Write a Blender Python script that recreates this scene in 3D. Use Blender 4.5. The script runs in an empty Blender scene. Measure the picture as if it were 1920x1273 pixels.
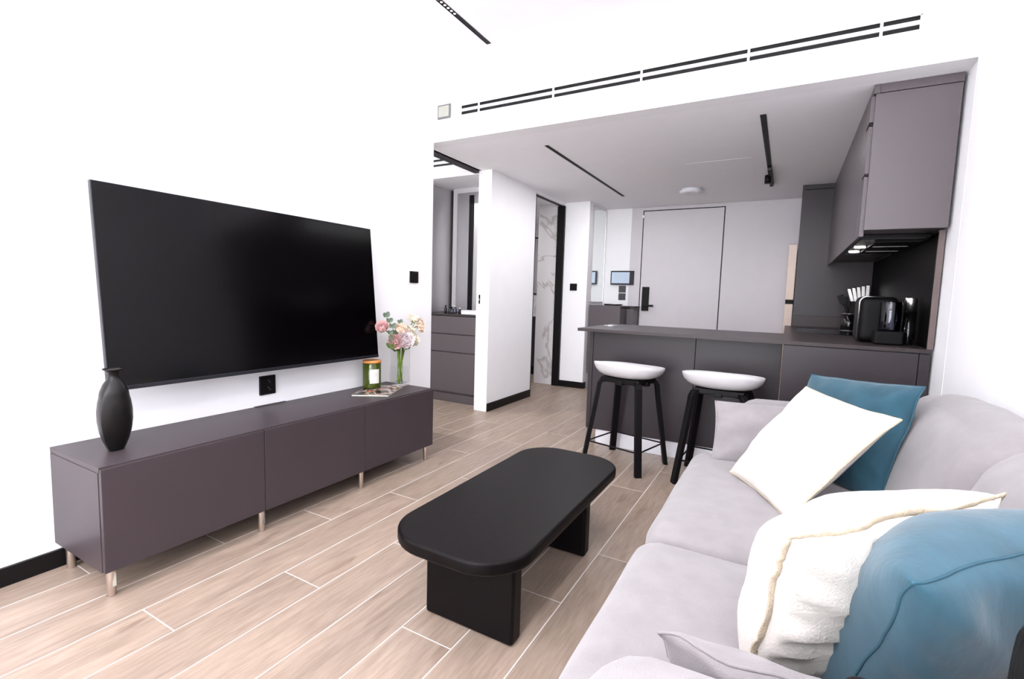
import bpy, bmesh, math, random
from mathutils import Vector, Matrix, noise
random.seed(7)
SC = bpy.context.scene
COL = SC.collection
PI = math.pi

# ------------------------------------------------------------------ camera
cam_d = bpy.data.cameras.new('camera')
cam_d.sensor_width = 36.0
cam_d.sensor_fit = 'HORIZONTAL'
cam_d.lens = 913.763 / 1920.0 * 36.0
cam_d.clip_start = 0.02
cam = bpy.data.objects.new('camera', cam_d)
COL.objects.link(cam)
_r = Vector((0.8713372, 0.48976119, 0.03009078))
_u = Vector((-0.07047535, 0.06422337, 0.99544391))
_f = Vector((-0.48559726, 0.86948797, -0.0904763))
_m = Matrix((( _r.x, _u.x, -_f.x), (_r.y, _u.y, -_f.y), (_r.z, _u.z, -_f.z))).to_4x4()
_m.translation = Vector((2.41214794, -0.72553257, 1.10921145))
cam.matrix_world = _m
SC.camera = cam

# ------------------------------------------------------------------ world, lights, exposure
SC.view_settings.view_transform = 'Standard'
SC.view_settings.look = 'None'
SC.view_settings.gamma = 1.0
SC.view_settings.use_curve_mapping = False
SC.view_settings.exposure = 0.12
w = bpy.data.worlds.new('sky'); SC.world = w; w.use_nodes = True
w.node_tree.nodes['Background'].inputs['Color'].default_value = (0.86, 0.93, 1.0, 1)
w.node_tree.nodes['Background'].inputs['Strength'].default_value = 1.2

def area(name, loc, rot, sx, sy, power, color=(1, 1, 1), spread=None):
    d = bpy.data.lights.new(name, 'AREA')
    d.shape = 'RECTANGLE'; d.size = sx; d.size_y = sy
    d.energy = power; d.color = color
    if spread: d.spread = spread
    o = bpy.data.objects.new(name, d); COL.objects.link(o)
    o.location = loc; o.rotation_euler = rot
    return o
WIN_W, UP_W, TRK_W, KFILL_W = 195, 180, 19, 16
# added area light, as daylight through an assumed, unseen living-room window behind the camera
area('assumed_window_light', (1.5, -3.56, 1.25), (PI / 2, 0, 0), 2.5, 2.3, WIN_W, (0.965, 0.965, 1.0))
# ------------------------------------------------------------------ key dimensions
YB, ZC, ZL, XR, YF, YR = 2.289, 2.24, 2.668, 3.088, 5.44, -3.40

# ------------------------------------------------------------------ materials
def lin(c):
    c = c / 255.0
    return c / 12.92 if c <= 0.04045 else ((c + 0.055) / 1.055) ** 2.4
def rgb(r, g, b): return (lin(r), lin(g), lin(b), 1.0)

def mat(name, col, rough=0.5, metal=0.0, var=0.04, scale=8.0, bump=0.0, bscale=60.0, spec=0.5,
        sheen=0.0, coat=0.0, trans=0.0, ior=1.45, emit=None, estr=0.0, stretch=(1, 1, 1)):
    m = bpy.data.materials.new(name); m.use_nodes = True
    nt = m.node_tree; b = nt.nodes['Principled BSDF']
    tc = nt.nodes.new('ShaderNodeTexCoord')
    mp = nt.nodes.new('ShaderNodeMapping'); mp.inputs['Scale'].default_value = stretch
    nt.links.new(tc.outputs['Object'], mp.inputs['Vector'])
    nz = nt.nodes.new('ShaderNodeTexNoise'); nz.inputs['Scale'].default_value = scale; nz.inputs['Detail'].default_value = 4
    nt.links.new(mp.outputs['Vector'], nz.inputs['Vector'])
    cr = nt.nodes.new('ShaderNodeValToRGB')
    lo = [max(0, c * (1 - var * 2)) for c in col[:3]] + [1]; hi = [min(1, c * (1 + var * 2)) for c in col[:3]] + [1]
    cr.color_ramp.elements[0].position = 0.25; cr.color_ramp.elements[1].position = 0.75
    cr.color_ramp.elements[0].color = lo; cr.color_ramp.elements[1].color = hi
    nt.links.new(nz.outputs['Fac'], cr.inputs['Fac'])
    nt.links.new(cr.outputs['Color'], b.inputs['Base Color'])
    b.inputs['Roughness'].default_value = rough
    b.inputs['Metallic'].default_value = metal
    b.inputs['Specular IOR Level'].default_value = spec
    b.inputs['IOR'].default_value = ior
    b.inputs['Transmission Weight'].default_value = trans
    b.inputs['Sheen Weight'].default_value = sheen
    b.inputs['Coat Weight'].default_value = coat
    if bump > 0:
        n2 = nt.nodes.new('ShaderNodeTexNoise'); n2.inputs['Scale'].default_value = bscale; n2.inputs['Detail'].default_value = 6
        nt.links.new(mp.outputs['Vector'], n2.inputs['Vector'])
        bp = nt.nodes.new('ShaderNodeBump'); bp.inputs['Strength'].default_value = bump; bp.inputs['Distance'].default_value = 0.01
        nt.links.new(n2.outputs['Fac'], bp.inputs['Height']); nt.links.new(bp.outputs['Normal'], b.inputs['Normal'])
    if emit:
        b.inputs['Emission Color'].default_value = emit; b.inputs['Emission Strength'].default_value = estr
    return m

M = {}
M['wall'] = mat('white_paint', (0.895, 0.89, 0.91, 1), 0.7, var=0.006, bump=0.03, bscale=220)
M['ceil'] = mat('ceiling_paint', (0.93, 0.92, 0.95, 1), 0.8, var=0.006, bump=0.03, bscale=220)
M['panel'] = mat('pale_grey_panel', (0.60, 0.57, 0.60, 1), 0.5, var=0.008)
M['black_base'] = mat('black_skirting', rgb(13, 11, 12), 0.4, var=0.05, spec=0.25)
M['black'] = mat('matt_black', rgb(13, 11, 12), 0.5, var=0.06, spec=0.22)
M['appliance'] = mat('satin_black_plastic', rgb(8, 7, 8), 0.5, var=0.05, spec=0.15)
M['black_gap'] = mat('dark_recess', rgb(14, 12, 13), 0.8)
M['gloss_black'] = mat('gloss_black', rgb(10, 9, 10), 0.12, var=0.05)
M['taupe'] = mat('lit_grey_lacquer', rgb(87, 80, 83), 0.36, var=0.015, scale=3, bump=0.01, bscale=300, spec=0.45)  # lighter copy of the cabinet finish; stronger light put into its colour
M['grey_cab'] = mat('shaded_grey_lacquer', rgb(43, 36, 40), 0.40, var=0.015, scale=3, bump=0.01, bscale=300, spec=0.45)  # darker copy of the same finish; weaker light put into its colour
M['grey_stand'] = mat('dark_grey_lacquer', rgb(59, 51, 54), 0.42, var=0.015, scale=3, bump=0.01, bscale=300, spec=0.3)
M['worktop'] = mat('taupe_composite_worktop', rgb(54, 46, 47), 0.36, spec=0.3, var=0.05, scale=90, bump=0.01, bscale=250)
M['splash'] = mat('dark_brown_splashback', rgb(9, 7, 8), 0.6, var=0.06, scale=40, spec=0.08)
M['splash_edge'] = mat('brown_edge', rgb(96, 82, 80), 0.4)
M['steel'] = mat('brushed_steel', (0.62, 0.60, 0.58, 1), 0.28, 1.0, var=0.05, stretch=(1, 1, 12))
M['nickel'] = mat('warm_brushed_metal', (0.66, 0.58, 0.52, 1), 0.3, 1.0, var=0.05, stretch=(1, 1, 0.1))
M['kick'] = mat('aluminium_kickboard', (0.74, 0.74, 0.78, 1), 0.35, 0.35, var=0.02)
M['sofa'] = mat('grey_velour_fabric', (0.220, 0.202, 0.207, 1), 0.9, var=0.05, scale=14, bump=0.25, bscale=380, spec=0.2, sheen=0.25)
M['cream'] = mat('cream_cotton', (0.57, 0.535, 0.495, 1), 0.9, var=0.02, bump=0.25, bscale=260, spec=0.15, stretch=(1, 1, 1))
M['cream_seam'] = mat('cream_seam', (0.48, 0.40, 0.30, 1), 0.9, var=0.05, scale=60, bump=0.5, bscale=300, spec=0.15)
M['teal'] = mat('teal_velvet', rgb(38, 72, 86), 0.8, var=0.10, scale=7, bump=0.08, bscale=26, spec=0.2, sheen=0.25, stretch=(2.5, 2.5, 1))
M['teal_seam'] = mat('teal_seam', rgb(38, 74, 88), 0.8, var=0.1)
M['table'] = mat('black_stained_wood', rgb(8, 5, 6), 0.42, spec=0.13, var=0.12, scale=14, bump=0.06, bscale=40, stretch=(8, 1, 8))
M['stool_seat'] = mat('white_moulded_plastic', (0.58, 0.565, 0.575, 1), 0.4, var=0.005)
M['stool_leg'] = mat('black_stained_ash', rgb(12, 10, 12), 0.5, spec=0.15, var=0.12, scale=20, bump=0.06, bscale=60, stretch=(4, 4, 0.6))
M['screen'] = mat('tv_screen_glass', rgb(2, 1, 2), 0.16, var=0.0, spec=0.28)
M['bezel'] = mat('tv_bezel', rgb(40, 40, 46), 0.3, 0.5)
M['vase'] = mat('black_ceramic', rgb(12, 10, 10), 0.36, spec=0.35, var=0.1, scale=4)
M['mirror'] = mat('mirror_silver', (0.86, 0.89, 0.88, 1), 0.02, 1.0, var=0.0)
M['frost'] = mat('satin_metal_panel', (0.50, 0.49, 0.50, 1), 0.33, 0.85, var=0.03, stretch=(1, 1, 0.15))
M['grout'] = mat('pale_grout', (0.62, 0.59, 0.57, 1), 0.9, var=0.02, scale=40)
M['white_pl'] = mat('white_plastic', (0.80, 0.80, 0.84, 1), 0.4, var=0.01)
M['cream_pl'] = mat('cream_plastic', (0.42, 0.42, 0.37, 1), 0.5, var=0.02)
M['grey_pl'] = mat('grey_plastic', (0.16, 0.16, 0.17, 1), 0.5, var=0.08, scale=60)
M['switch'] = mat('charcoal_switch', rgb(70, 66, 68), 0.5)
M['fridge'] = mat('champagne_fridge', rgb(190, 172, 160), 0.4, 0.1, var=0.02)
M['green_gl'] = mat('olive_green_glass', rgb(84, 98, 20), 0.06, var=0.03, trans=0.6, ior=1.45)
M['wax'] = mat('green_wax', rgb(62, 74, 16), 0.5)
M['cork'] = mat('light_wood_lid', rgb(200, 130, 70), 0.6, var=0.12, scale=12, stretch=(1, 8, 1))
M['paper'] = mat('white_paper', (0.62, 0.60, 0.54, 1), 0.8, var=0.01)
M['stem'] = mat('flower_stem_green', rgb(112, 140, 46), 0.5, var=0.12)
M['leaf_green'] = mat('fresh_green_leaf', rgb(92, 116, 60), 0.55, var=0.12)
M['euca'] = mat('eucalyptus_leaf', rgb(112, 128, 112), 0.7, var=0.12)
M['p_pink'] = mat('pink_petal', rgb(248, 208, 206), 0.7, var=0.06, scale=30)
M['p_blush'] = mat('blush_petal', rgb(250, 234, 236), 0.7, var=0.05, scale=30)
M['p_peach'] = mat('peach_petal', rgb(248, 224, 204), 0.7, var=0.05, scale=30)
M['p_cream'] = mat('cream_petal', rgb(244, 236, 218), 0.7, var=0.03, scale=30)
M['p_yellow'] = mat('yellow_stamen', rgb(236, 190, 70), 0.7, var=0.1, scale=60)
M['led'] = mat('led_lens', (1, 1, 1, 1), 0.3, emit=(1, 0.97, 0.93, 1), estr=14.0)
M['led_soft'] = mat('spot_lens', (0.9, 0.9, 0.9, 1), 0.3, emit=(1, 0.97, 0.94, 1), estr=2.0)
M['lcd'] = mat('intercom_screen', rgb(120, 140, 165), 0.12, emit=(0.74, 0.80, 0.88, 1), estr=0.40)
M['bag'] = mat('black_leather', rgb(9, 8, 8), 0.55, spec=0.12, var=0.1, bump=0.15, bscale=120)
M['orange'] = mat('orange_edge', rgb(190, 74, 40), 0.5)

def glass_mat(name, tint, ior=1.45, rough=0.0, mixr=0.12):
    m = bpy.data.materials.new(name); m.use_nodes = True
    nt = m.node_tree; nt.nodes.remove(nt.nodes['Principled BSDF'])
    out = nt.nodes['Material Output']
    tr = nt.nodes.new('ShaderNodeBsdfTransparent'); tr.inputs['Color'].default_value = tint
    gl = nt.nodes.new('ShaderNodeBsdfGlossy'); gl.inputs['Roughness'].default_value = 0.03
    lw = nt.nodes.new('ShaderNodeLayerWeight'); lw.inputs['Blend'].default_value = mixr
    mx = nt.nodes.new('ShaderNodeMixShader')
    nt.links.new(lw.outputs['Fresnel'], mx.inputs['Fac'])
    nt.links.new(tr.outputs[0], mx.inputs[1]); nt.links.new(gl.outputs[0], mx.inputs[2])
    nt.links.new(mx.outputs[0], out.inputs['Surface'])
    return m
M['glass'] = glass_mat('clear_glass', (0.99, 0.993, 0.993, 1), mixr=0.17)
M['pane'] = glass_mat('assumed_window_glass', (0.97, 0.98, 0.98, 1), mixr=0.06)
M['water'] = glass_mat('water', (0.985, 0.99, 0.98, 1), mixr=0.05)
M['smoke_glass'] = glass_mat('smoked_clear_plastic', (0.62, 0.64, 0.72, 1), mixr=0.35)

def plank_mat():
    m = bpy.data.materials.new('oak_look_tile'); m.use_nodes = True
    nt = m.node_tree; b = nt.nodes['Principled BSDF']; L = nt.links.new
    tc = nt.nodes.new('ShaderNodeTexCoord'); oi = nt.nodes.new('ShaderNodeObjectInfo')
    mul = nt.nodes.new('ShaderNodeVectorMath'); mul.operation = 'SCALE'; mul.inputs[0].default_value = (37.0, 53.0, 11.0)
    L(oi.outputs['Random'], mul.inputs['Scale'])
    add = nt.nodes.new('ShaderNodeVectorMath'); L(tc.outputs['Object'], add.inputs[0]); L(mul.outputs[0], add.inputs[1])
    mp = nt.nodes.new('ShaderNodeMapping'); mp.inputs['Scale'].default_value = (1.0, 0.09, 1.0); L(add.outputs[0], mp.inputs['Vector'])
    fine = nt.nodes.new('ShaderNodeTexNoise'); fine.inputs['Scale'].default_value = 85; fine.inputs['Detail'].default_value = 5; fine.inputs['Roughness'].default_value = 0.65
    L(mp.outputs[0], fine.inputs['Vector'])
    mp2 = nt.nodes.new('ShaderNodeMapping'); mp2.inputs['Scale'].default_value = (1.0, 0.16, 1.0); L(add.outputs[0], mp2.inputs['Vector'])
    big = nt.nodes.new('ShaderNodeTexNoise'); big.inputs['Scale'].default_value = 11; big.inputs['Detail'].default_value = 3; big.inputs['Distortion'].default_value = 1.2
    L(mp2.outputs[0], big.inputs['Vector'])
    mp3 = nt.nodes.new('ShaderNodeMapping'); mp3.inputs['Scale'].default_value = (1.0, 0.22, 1.0); L(add.outputs[0], mp3.inputs['Vector'])
    knot = nt.nodes.new('ShaderNodeTexNoise'); knot.inputs['Scale'].default_value = 16; knot.inputs['Detail'].default_value = 6; knot.inputs['Distortion'].default_value = 0.6
    L(mp3.outputs[0], knot.inputs['Vector'])
    r1 = nt.nodes.new('ShaderNodeValToRGB')
    r1.color_ramp.elements[0].position = 0.28; r1.color_ramp.elements[0].color = (0.224, 0.169, 0.130, 1)
    r1.color_ramp.elements[1].position = 0.70; r1.color_ramp.elements[1].color = (0.334, 0.262, 0.211, 1)
    L(fine.outputs['Fac'], r1.inputs['Fac'])
    r2 = nt.nodes.new('ShaderNodeValToRGB')
    r2.color_ramp.elements[0].position = 0.3; r2.color_ramp.elements[0].color = (0.84, 0.83, 0.83, 1)
    r2.color_ramp.elements[1].position = 0.7; r2.color_ramp.elements[1].color = (1.08, 1.06, 1.05, 1)
    L(big.outputs['Fac'], r2.inputs['Fac'])
    mx = nt.nodes.new('ShaderNodeMix'); mx.data_type = 'RGBA'; mx.blend_type = 'MULTIPLY'; mx.inputs[0].default_value = 1
    L(r1.outputs[0], mx.inputs[6]); L(r2.outputs[0], mx.inputs[7])
    r3 = nt.nodes.new('ShaderNodeValToRGB')
    r3.color_ramp.elements[0].position = 0.62; r3.color_ramp.elements[0].color = (0, 0, 0, 1)
    r3.color_ramp.elements[1].position = 0.80; r3.color_ramp.elements[1].color = (0.8, 0.8, 0.8, 1)
    L(knot.outputs['Fac'], r3.inputs['Fac'])
    mx2 = nt.nodes.new('ShaderNodeMix'); mx2.data_type = 'RGBA'; mx2.inputs[7].default_value = (0.13, 0.085, 0.06, 1)
    L(r3.outputs[0], mx2.inputs[0]); L(mx.outputs[2], mx2.inputs[6])
    hs = nt.nodes.new('ShaderNodeHueSaturation')
    mr = nt.nodes.new('ShaderNodeMapRange'); mr.inputs['To Min'].default_value = 0.92; mr.inputs['To Max'].default_value = 1.06
    L(oi.outputs['Random'], mr.inputs['Value']); L(mr.outputs[0], hs.inputs['Value']); L(mx2.outputs[2], hs.inputs['Color'])
    L(hs.outputs[0], b.inputs['Base Color'])
    b.inputs['Roughness'].default_value = 0.42; b.inputs['Specular IOR Level'].default_value = 0.4
    bp = nt.nodes.new('ShaderNodeBump'); bp.inputs['Strength'].default_value = 0.08; bp.inputs['Distance'].default_value = 0.004
    L(fine.outputs['Fac'], bp.inputs['Height']); L(bp.outputs[0], b.inputs['Normal'])
    return m
M['plank'] = plank_mat()

def marble_mat():
    m = bpy.data.materials.new('white_marble'); m.use_nodes = True
    nt = m.node_tree; b = nt.nodes['Principled BSDF']; L = nt.links.new
    tc = nt.nodes.new('ShaderNodeTexCoord')
    nz = nt.nodes.new('ShaderNodeTexNoise'); nz.inputs['Scale'].default_value = 1.5; nz.inputs['Detail'].default_value = 5; nz.inputs['Distortion'].default_value = 0.6
    L(tc.outputs['Object'], nz.inputs['Vector'])
    r = nt.nodes.new('ShaderNodeValToRGB'); e = r.color_ramp.elements
    e[0].position = 0.483; e[0].color = (0.72, 0.70, 0.71, 1)
    e[1].position = 0.517; e[1].color = (0.72, 0.70, 0.71, 1)
    k = e.new(0.5); k.color = (0.46, 0.43, 0.42, 1)
    L(nz.outputs['Fac'], r.inputs['Fac']); L(r.outputs[0], b.inputs['Base Color'])
    b.inputs['Roughness'].default_value = 0.2
    return m
M['marble'] = marble_mat()

def cover_mat():
    m = bpy.data.materials.new('magazine_cover'); m.use_nodes = True
    nt = m.node_tree; b = nt.nodes['Principled BSDF']; L = nt.links.new
    tc = nt.nodes.new('ShaderNodeTexCoord')
    nz = nt.nodes.new('ShaderNodeTexNoise'); nz.inputs['Scale'].default_value = 13; nz.inputs['Detail'].default_value = 2
    L(tc.outputs['Object'], nz.inputs['Vector'])
    r = nt.nodes.new('ShaderNodeValToRGB'); r.color_ramp.interpolation = 'CONSTANT'; e = r.color_ramp.elements
    e[0].position = 0.0; e[0].color = rgb(28, 24, 24)
    e[1].position = 0.44; e[1].color = rgb(120, 96, 84)
    for pos, c in ((0.50, rgb(168, 150, 138)), (0.57, rgb(74, 66, 58)), (0.64, rgb(180, 96, 84))):
        k = e.new(pos); k.color = c
    L(nz.outputs['Fac'], r.inputs['Fac']); L(r.outputs[0], b.inputs['Base Color'])
    b.inputs['Roughness'].default_value = 0.25
    return m
M['cover'] = cover_mat()

# ------------------------------------------------------------------ helpers
def link(name, me, m=None, parent=None):
    o = bpy.data.objects.new(name, me); COL.objects.link(o)
    if m is not None: me.materials.append(M[m] if isinstance(m, str) else m)
    if parent is not None: o.parent = parent
    return o
def to_obj(name, bm, m, parent=None, smooth=False, origin=None):
    if origin is None:
        if parent is None and bm.verts:
            xs = [v.co for v in bm.verts]
            origin = Vector(((min(c.x for c in xs) + max(c.x for c in xs)) / 2, (min(c.y for c in xs) + max(c.y for c in xs)) / 2, min(c.z for c in xs)))
        else:
            origin = Vector((0, 0, 0))
    origin = Vector(origin)
    if origin.length > 0: bmesh.ops.translate(bm, verts=bm.verts, vec=-origin)
    bmesh.ops.recalc_face_normals(bm, faces=bm.faces)
    me = bpy.data.meshes.new(name); bm.to_mesh(me); bm.free()
    if smooth:
        for p in me.polygons: p.use_smooth = True
    o = link(name, me, m, parent)
    if parent is None: o.location = origin
    else:
        pw = Vector((0, 0, 0)); q = parent
        while q is not None: pw = pw + q.location; q = q.parent
        o.location = origin - pw          # parents are unrotated empties / meshes
    return o
def thing(name, label, cat, loc=(0, 0, 0), group=None):
    o = bpy.data.objects.new(name, None); COL.objects.link(o); o.location = loc
    o.empty_display_size = 0.1
    return tag(o, label, cat, group)
def tag(o, label=None, cat=None, group=None, kind=None):
    if label: o['label'] = label
    if cat: o['category'] = cat
    if group: o['group'] = group
    if kind: o['kind'] = kind
    return o
def bx(bm, x0, x1, y0, y1, z0, z1, bev=0.0, seg=2):
    r = bmesh.ops.create_cube(bm, size=1.0)
    vs = r['verts']
    for v in vs:
        v.co = Vector(((x0 + x1) / 2 + v.co.x * (x1 - x0), (y0 + y1) / 2 + v.co.y * (y1 - y0), (z0 + z1) / 2 + v.co.z * (z1 - z0)))
    if bev > 0:
        es = list({e for v in vs for e in v.link_edges})
        bmesh.ops.bevel(bm, geom=es, offset=bev, segments=seg, profile=0.5, affect='EDGES')
def box(name, b, m, parent=None, bev=0.0015, seg=2):
    bm = bmesh.new(); bx(bm, *b, bev, seg)
    return to_obj(name, bm, m, parent)
def boxes(name, bl, m, parent=None, bev=0.0):
    bm = bmesh.new()
    for b in bl: bx(bm, *b, bev)
    return to_obj(name, bm, m, parent)
def struct(name, bl, m, bev=0.0):
    o = boxes(name, bl, m, None, bev); o['kind'] = 'structure'; return o
def tube(bm, pts, rad, n=8, closed=False, cap=True):
    pts = [Vector(p) for p in pts]; rings = []; N = len(pts)
    prev = None
    for i, p in enumerate(pts):
        if closed: t = pts[(i + 1) % N] - pts[i - 1]
        else: t = pts[min(i + 1, N - 1)] - pts[max(i - 1, 0)]
        t.normalize()
        if prev is None:
            a = Vector((0, 0, 1)) if abs(t.z) < 0.9 else Vector((1, 0, 0))
            s = t.cross(a).normalized()
        else:
            s = (prev - t * prev.dot(t)).normalized()
        prev = s; q = t.cross(s)
        rr = rad[i] if isinstance(rad, (list, tuple)) else rad
        rings.append([bm.verts.new(p + (s * math.cos(k * 2 * PI / n) + q * math.sin(k * 2 * PI / n)) * rr) for k in range(n)])
    for i in range(N if closed else N - 1):
        A, B = rings[i], rings[(i + 1) % N]
        for k in range(n): bm.faces.new((A[k], A[(k + 1) % n], B[(k + 1) % n], B[k]))
    if cap and not closed:
        bm.faces.new(rings[0][::-1]); bm.faces.new(rings[-1])
def tubeo(name, pts, rad, m, parent=None, n=8, closed=False):
    bm = bmesh.new(); tube(bm, pts, rad, n, closed)
    return to_obj(name, bm, m, parent, True)
def lathe(bm, prof, c, n=28, sx=1.0, sy=1.0, rot=0.0, sect=None):
    rings = []
    for (r, z) in prof:
        ring = []
        for k in range(n):
            a = 2 * PI * k / n
            s = sect(a) if sect else 1.0
            x, y = r * s * math.cos(a) * sx, r * s * math.sin(a) * sy
            ring.append(bm.verts.new((c[0] + x * math.cos(rot) - y * math.sin(rot), c[1] + x * math.sin(rot) + y * math.cos(rot), c[2] + z)))
        rings.append(ring)
    for A, B in zip(rings[:-1], rings[1:]):
        for k in range(n): bm.faces.new((A[k], A[(k + 1) % n], B[(k + 1) % n], B[k]))
    bm.faces.new(rings[0][::-1]); bm.faces.new(rings[-1])
def latheo(name, prof, c, m, parent=None, n=28, **k):
    bm = bmesh.new(); lathe(bm, prof, c, n, **k)
    o = to_obj(name, bm, m, parent)
    sm = o.data
    for p in sm.polygons: p.use_smooth = len(p.vertices) < 5
    return o
def cyl(name, c, r, z0, z1, m, parent=None, n=24, bev=0.0):
    e = min(bev, r * 0.4)
    prof = [(r - e, z0), (r, z0 + e), (r, z1 - e), (r - e, z1)] if e > 0 else [(r, z0), (r, z1)]
    return latheo(name, prof, (c[0], c[1], 0), m, parent, n)
def soft_box(bm, c, d, rad, puff=(0, 0, 0), n=12, wob=0.0, seed=0.0, wf=5.0, shape=None):
    """rounded, slightly stuffed block: c centre, d full size, rad corner radius, puff bulge on each axis"""
    h = Vector(d) / 2; inner = Vector([max(1e-4, x - rad) for x in h])
    vmap = {}
    def vert(p):
        key = (round(p[0], 5), round(p[1], 5), round(p[2], 5))
        if key in vmap: return vmap[key]
        P = Vector((p[0] * h.x, p[1] * h.y, p[2] * h.z))
        q = Vector([max(-inner[i], min(inner[i], P[i])) for i in range(3)])
        dd = P - q
        if dd.length > 1e-9: P = q + dd.normalized() * min(rad, 1e9)
        for i in range(3):
            j, k = (i + 1) % 3, (i + 2) % 3
            P[i] += puff[i] * p[i] * (1 - p[j] ** 2) * (1 - p[k] ** 2)
        if shape: P = shape(P, p)
        if wob:
            nv = noise.noise_vector((P + Vector(c)) * wf + Vector((seed, seed * 1.7, 0)))
            P += nv * wob
        v = bm.verts.new(P + Vector(c)); vmap[key] = v; return v
    # warp the parameter so points crowd toward the edges
    g = [math.copysign(abs(t) ** 0.62, t) if abs(t) > 0 else 0.0 for t in [(-1 + 2 * i / n) for i in range(n + 1)]]
    for ax in range(3):
        a, b = (ax + 1) % 3, (ax + 2) % 3
        for s in (-1, 1):
            for i in range(n):
                for j in range(n):
                    qs = []
                    for (ii, jj) in ((i, j), (i + 1, j), (i + 1, j + 1), (i, j + 1)):
                        p = [0, 0, 0]; p[ax] = s; p[a] = g[ii]; p[b] = g[jj]; qs.append(vert(p))
                    if s < 0: qs.reverse()
                    if len(set(qs)) == 4: bm.faces.new(qs)
def soft(name, c, d, rad, m, parent=None, **k):
    bm = bmesh.new(); soft_box(bm, c, d, rad, **k)
    return to_obj(name, bm, m, parent, True)

# ================================================================== SETTING
# floor: pale grout bed with individual wood-look planks laid along the room
floor = struct('floor', [(-3.2, 3.3, -3.54, 6.3, -0.12, -0.0007)], 'grout')
floor['label'] = 'wood-look plank tile floor with pale grout lines'
PW, PL, J = 0.2015, 1.195, 0.0038
bm = bmesh.new(); bx(bm, -(PW - J) / 2, (PW - J) / 2, -(PL - J) / 2, (PL - J) / 2, -0.010, 0.0, 0.0005, 1)
plank_me = bpy.data.meshes.new('floor_plank'); bm.to_mesh(plank_me); bm.free(); plank_me.materials.append(M['plank'])
clip_meshes = {}
def plank(xa, xb, ya, yb):
    key = (round(xb - xa, 3), round(yb - ya, 3))
    if key not in clip_meshes:
        if abs(key[0] - PW) < 2e-3 and abs(key[1] - PL) < 2e-3: clip_meshes[key] = plank_me
        else:
            b2 = bmesh.new(); bx(b2, -(key[0] - J) / 2, (key[0] - J) / 2, -(key[1] - J) / 2, (key[1] - J) / 2, -0.010, 0.0, 0.0005, 1)
            me = bpy.data.meshes.new('floor_plank'); b2.to_mesh(me); b2.free(); me.materials.append(M['plank']); clip_meshes[key] = me
    o = bpy.data.objects.new('floor_plank', clip_meshes[key]); COL.objects.link(o); o.parent = floor
    o.location = Vector(((xa + xb) / 2, (ya + yb) / 2, 0)) - floor.location
for k in range(-8, 13):
    xa = 0.565 + PW * k; xb = xa + PW
    off = 0.047 + 0.398 * (k % 3)
    j0 = math.floor((-3.4 - off) / PL)
    for j in range(j0, 8):
        ya, yb_ = off + PL * j, off + PL * (j + 1)
        ya, yb_ = max(ya, -3.4), min(yb_, 5.44)
        if xb <= 0.0: ya = max(ya, 1.0)
        xbb = min(xb, 3.088)
        if yb_ - ya < 0.03 or xbb - xa < 0.02: continue
        plank(xa, xbb, ya, yb_)

struct('wall_left', [(-0.12, 0.0, YR, YB, 0, ZL)], 'wall')
struct('wall_right', [(XR, 3.24, YR, YB, 0, ZL)], 'wall')
struct('wall_kitchen_right', [(XR + 0.006, 3.24, YB, YF + 0.15, 0, ZC)], 'wall')
trim = struct('trim_1', [(XR - 0.0015, XR + 0.004, YB - 0.003, YB + 0.003, 0.0, ZC - 0.002)], 'wall', 0.001)
# rear wall behind the camera, with an assumed window added for daylight
struct('wall_rear', [(-0.12, 0.2, YR - 0.14, YR, 0, ZL), (2.8, 3.24, YR - 0.14, YR, 0, ZL), (0.2, 2.8, YR - 0.14, YR, 0, 0.08), (0.2, 2.8, YR - 0.14, YR, 2.45, ZL)], 'wall')
win = struct('assumed_window_1', [(0.2, 0.26, YR - 0.1, YR - 0.04, 0.08, 2.45), (2.74, 2.8, YR - 0.1, YR - 0.04, 0.08, 2.45), (1.47, 1.53, YR - 0.1, YR - 0.04, 0.08, 2.45),
                          (0.26, 2.74, YR - 0.1, YR - 0.04, 0.08, 0.14), (0.26, 2.74, YR - 0.1, YR - 0.04, 2.39, 2.45)], 'black')
for x0 in (0.26, 1.53): box('assumed_window_pane', (x0, x0 + 1.21, YR - 0.075, YR - 0.065, 0.14, 2.39), 'pane', win, 0)
# living-room ceiling and the dropped kitchen ceiling
struct('ceiling', [(-0.12, 3.24, YR - 0.14, YB + 0.12, ZL, ZL + 0.1)], 'ceil')
kc = struct('ceiling.001', [(-0.14, XR + 0.15, YB + 0.12, YF + 0.15, ZC, ZC + 0.12)], 'ceil')
# bulkhead with the slot left open for the air diffuser
VX0, VX1 = 0.251, 2.864
struct('wall_bulkhead', [(-0.12, 3.24, YB, YB + 0.12, ZC, 2.406), (-0.12, 3.24, YB, YB + 0.12, 2.473, ZL),
                         (-0.12, VX0 - 0.006, YB, YB + 0.12, 2.406, 2.473), (VX1 + 0.006, 3.24, YB, YB + 0.12, 2.406, 2.473)], 'wall')
hatch = box('trim_2', (1.60, 2.093, 3.60, 4.23, ZC - 0.0012, ZC + 0.01), 'ceil', None, 0.001); hatch['kind'] = 'structure'
hatch['label'] = 'flush ceiling access panel'
# corridor wall between bedroom and bathroom
struct('wall_corridor', [(-0.115, 0.0, 3.13, 4.03, 0, ZC), (-0.115, 0.0, 4.03, 4.83, 2.205, ZC)], 'wall')
struct('wall_entry', [(0.0, 0.312, 4.83, YF + 0.15, 0, ZC)], 'wall')
wf = struct('wall_far', [(0.3, 3.24, YF, YF + 0.15, 0, ZC)], 'wall')
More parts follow.
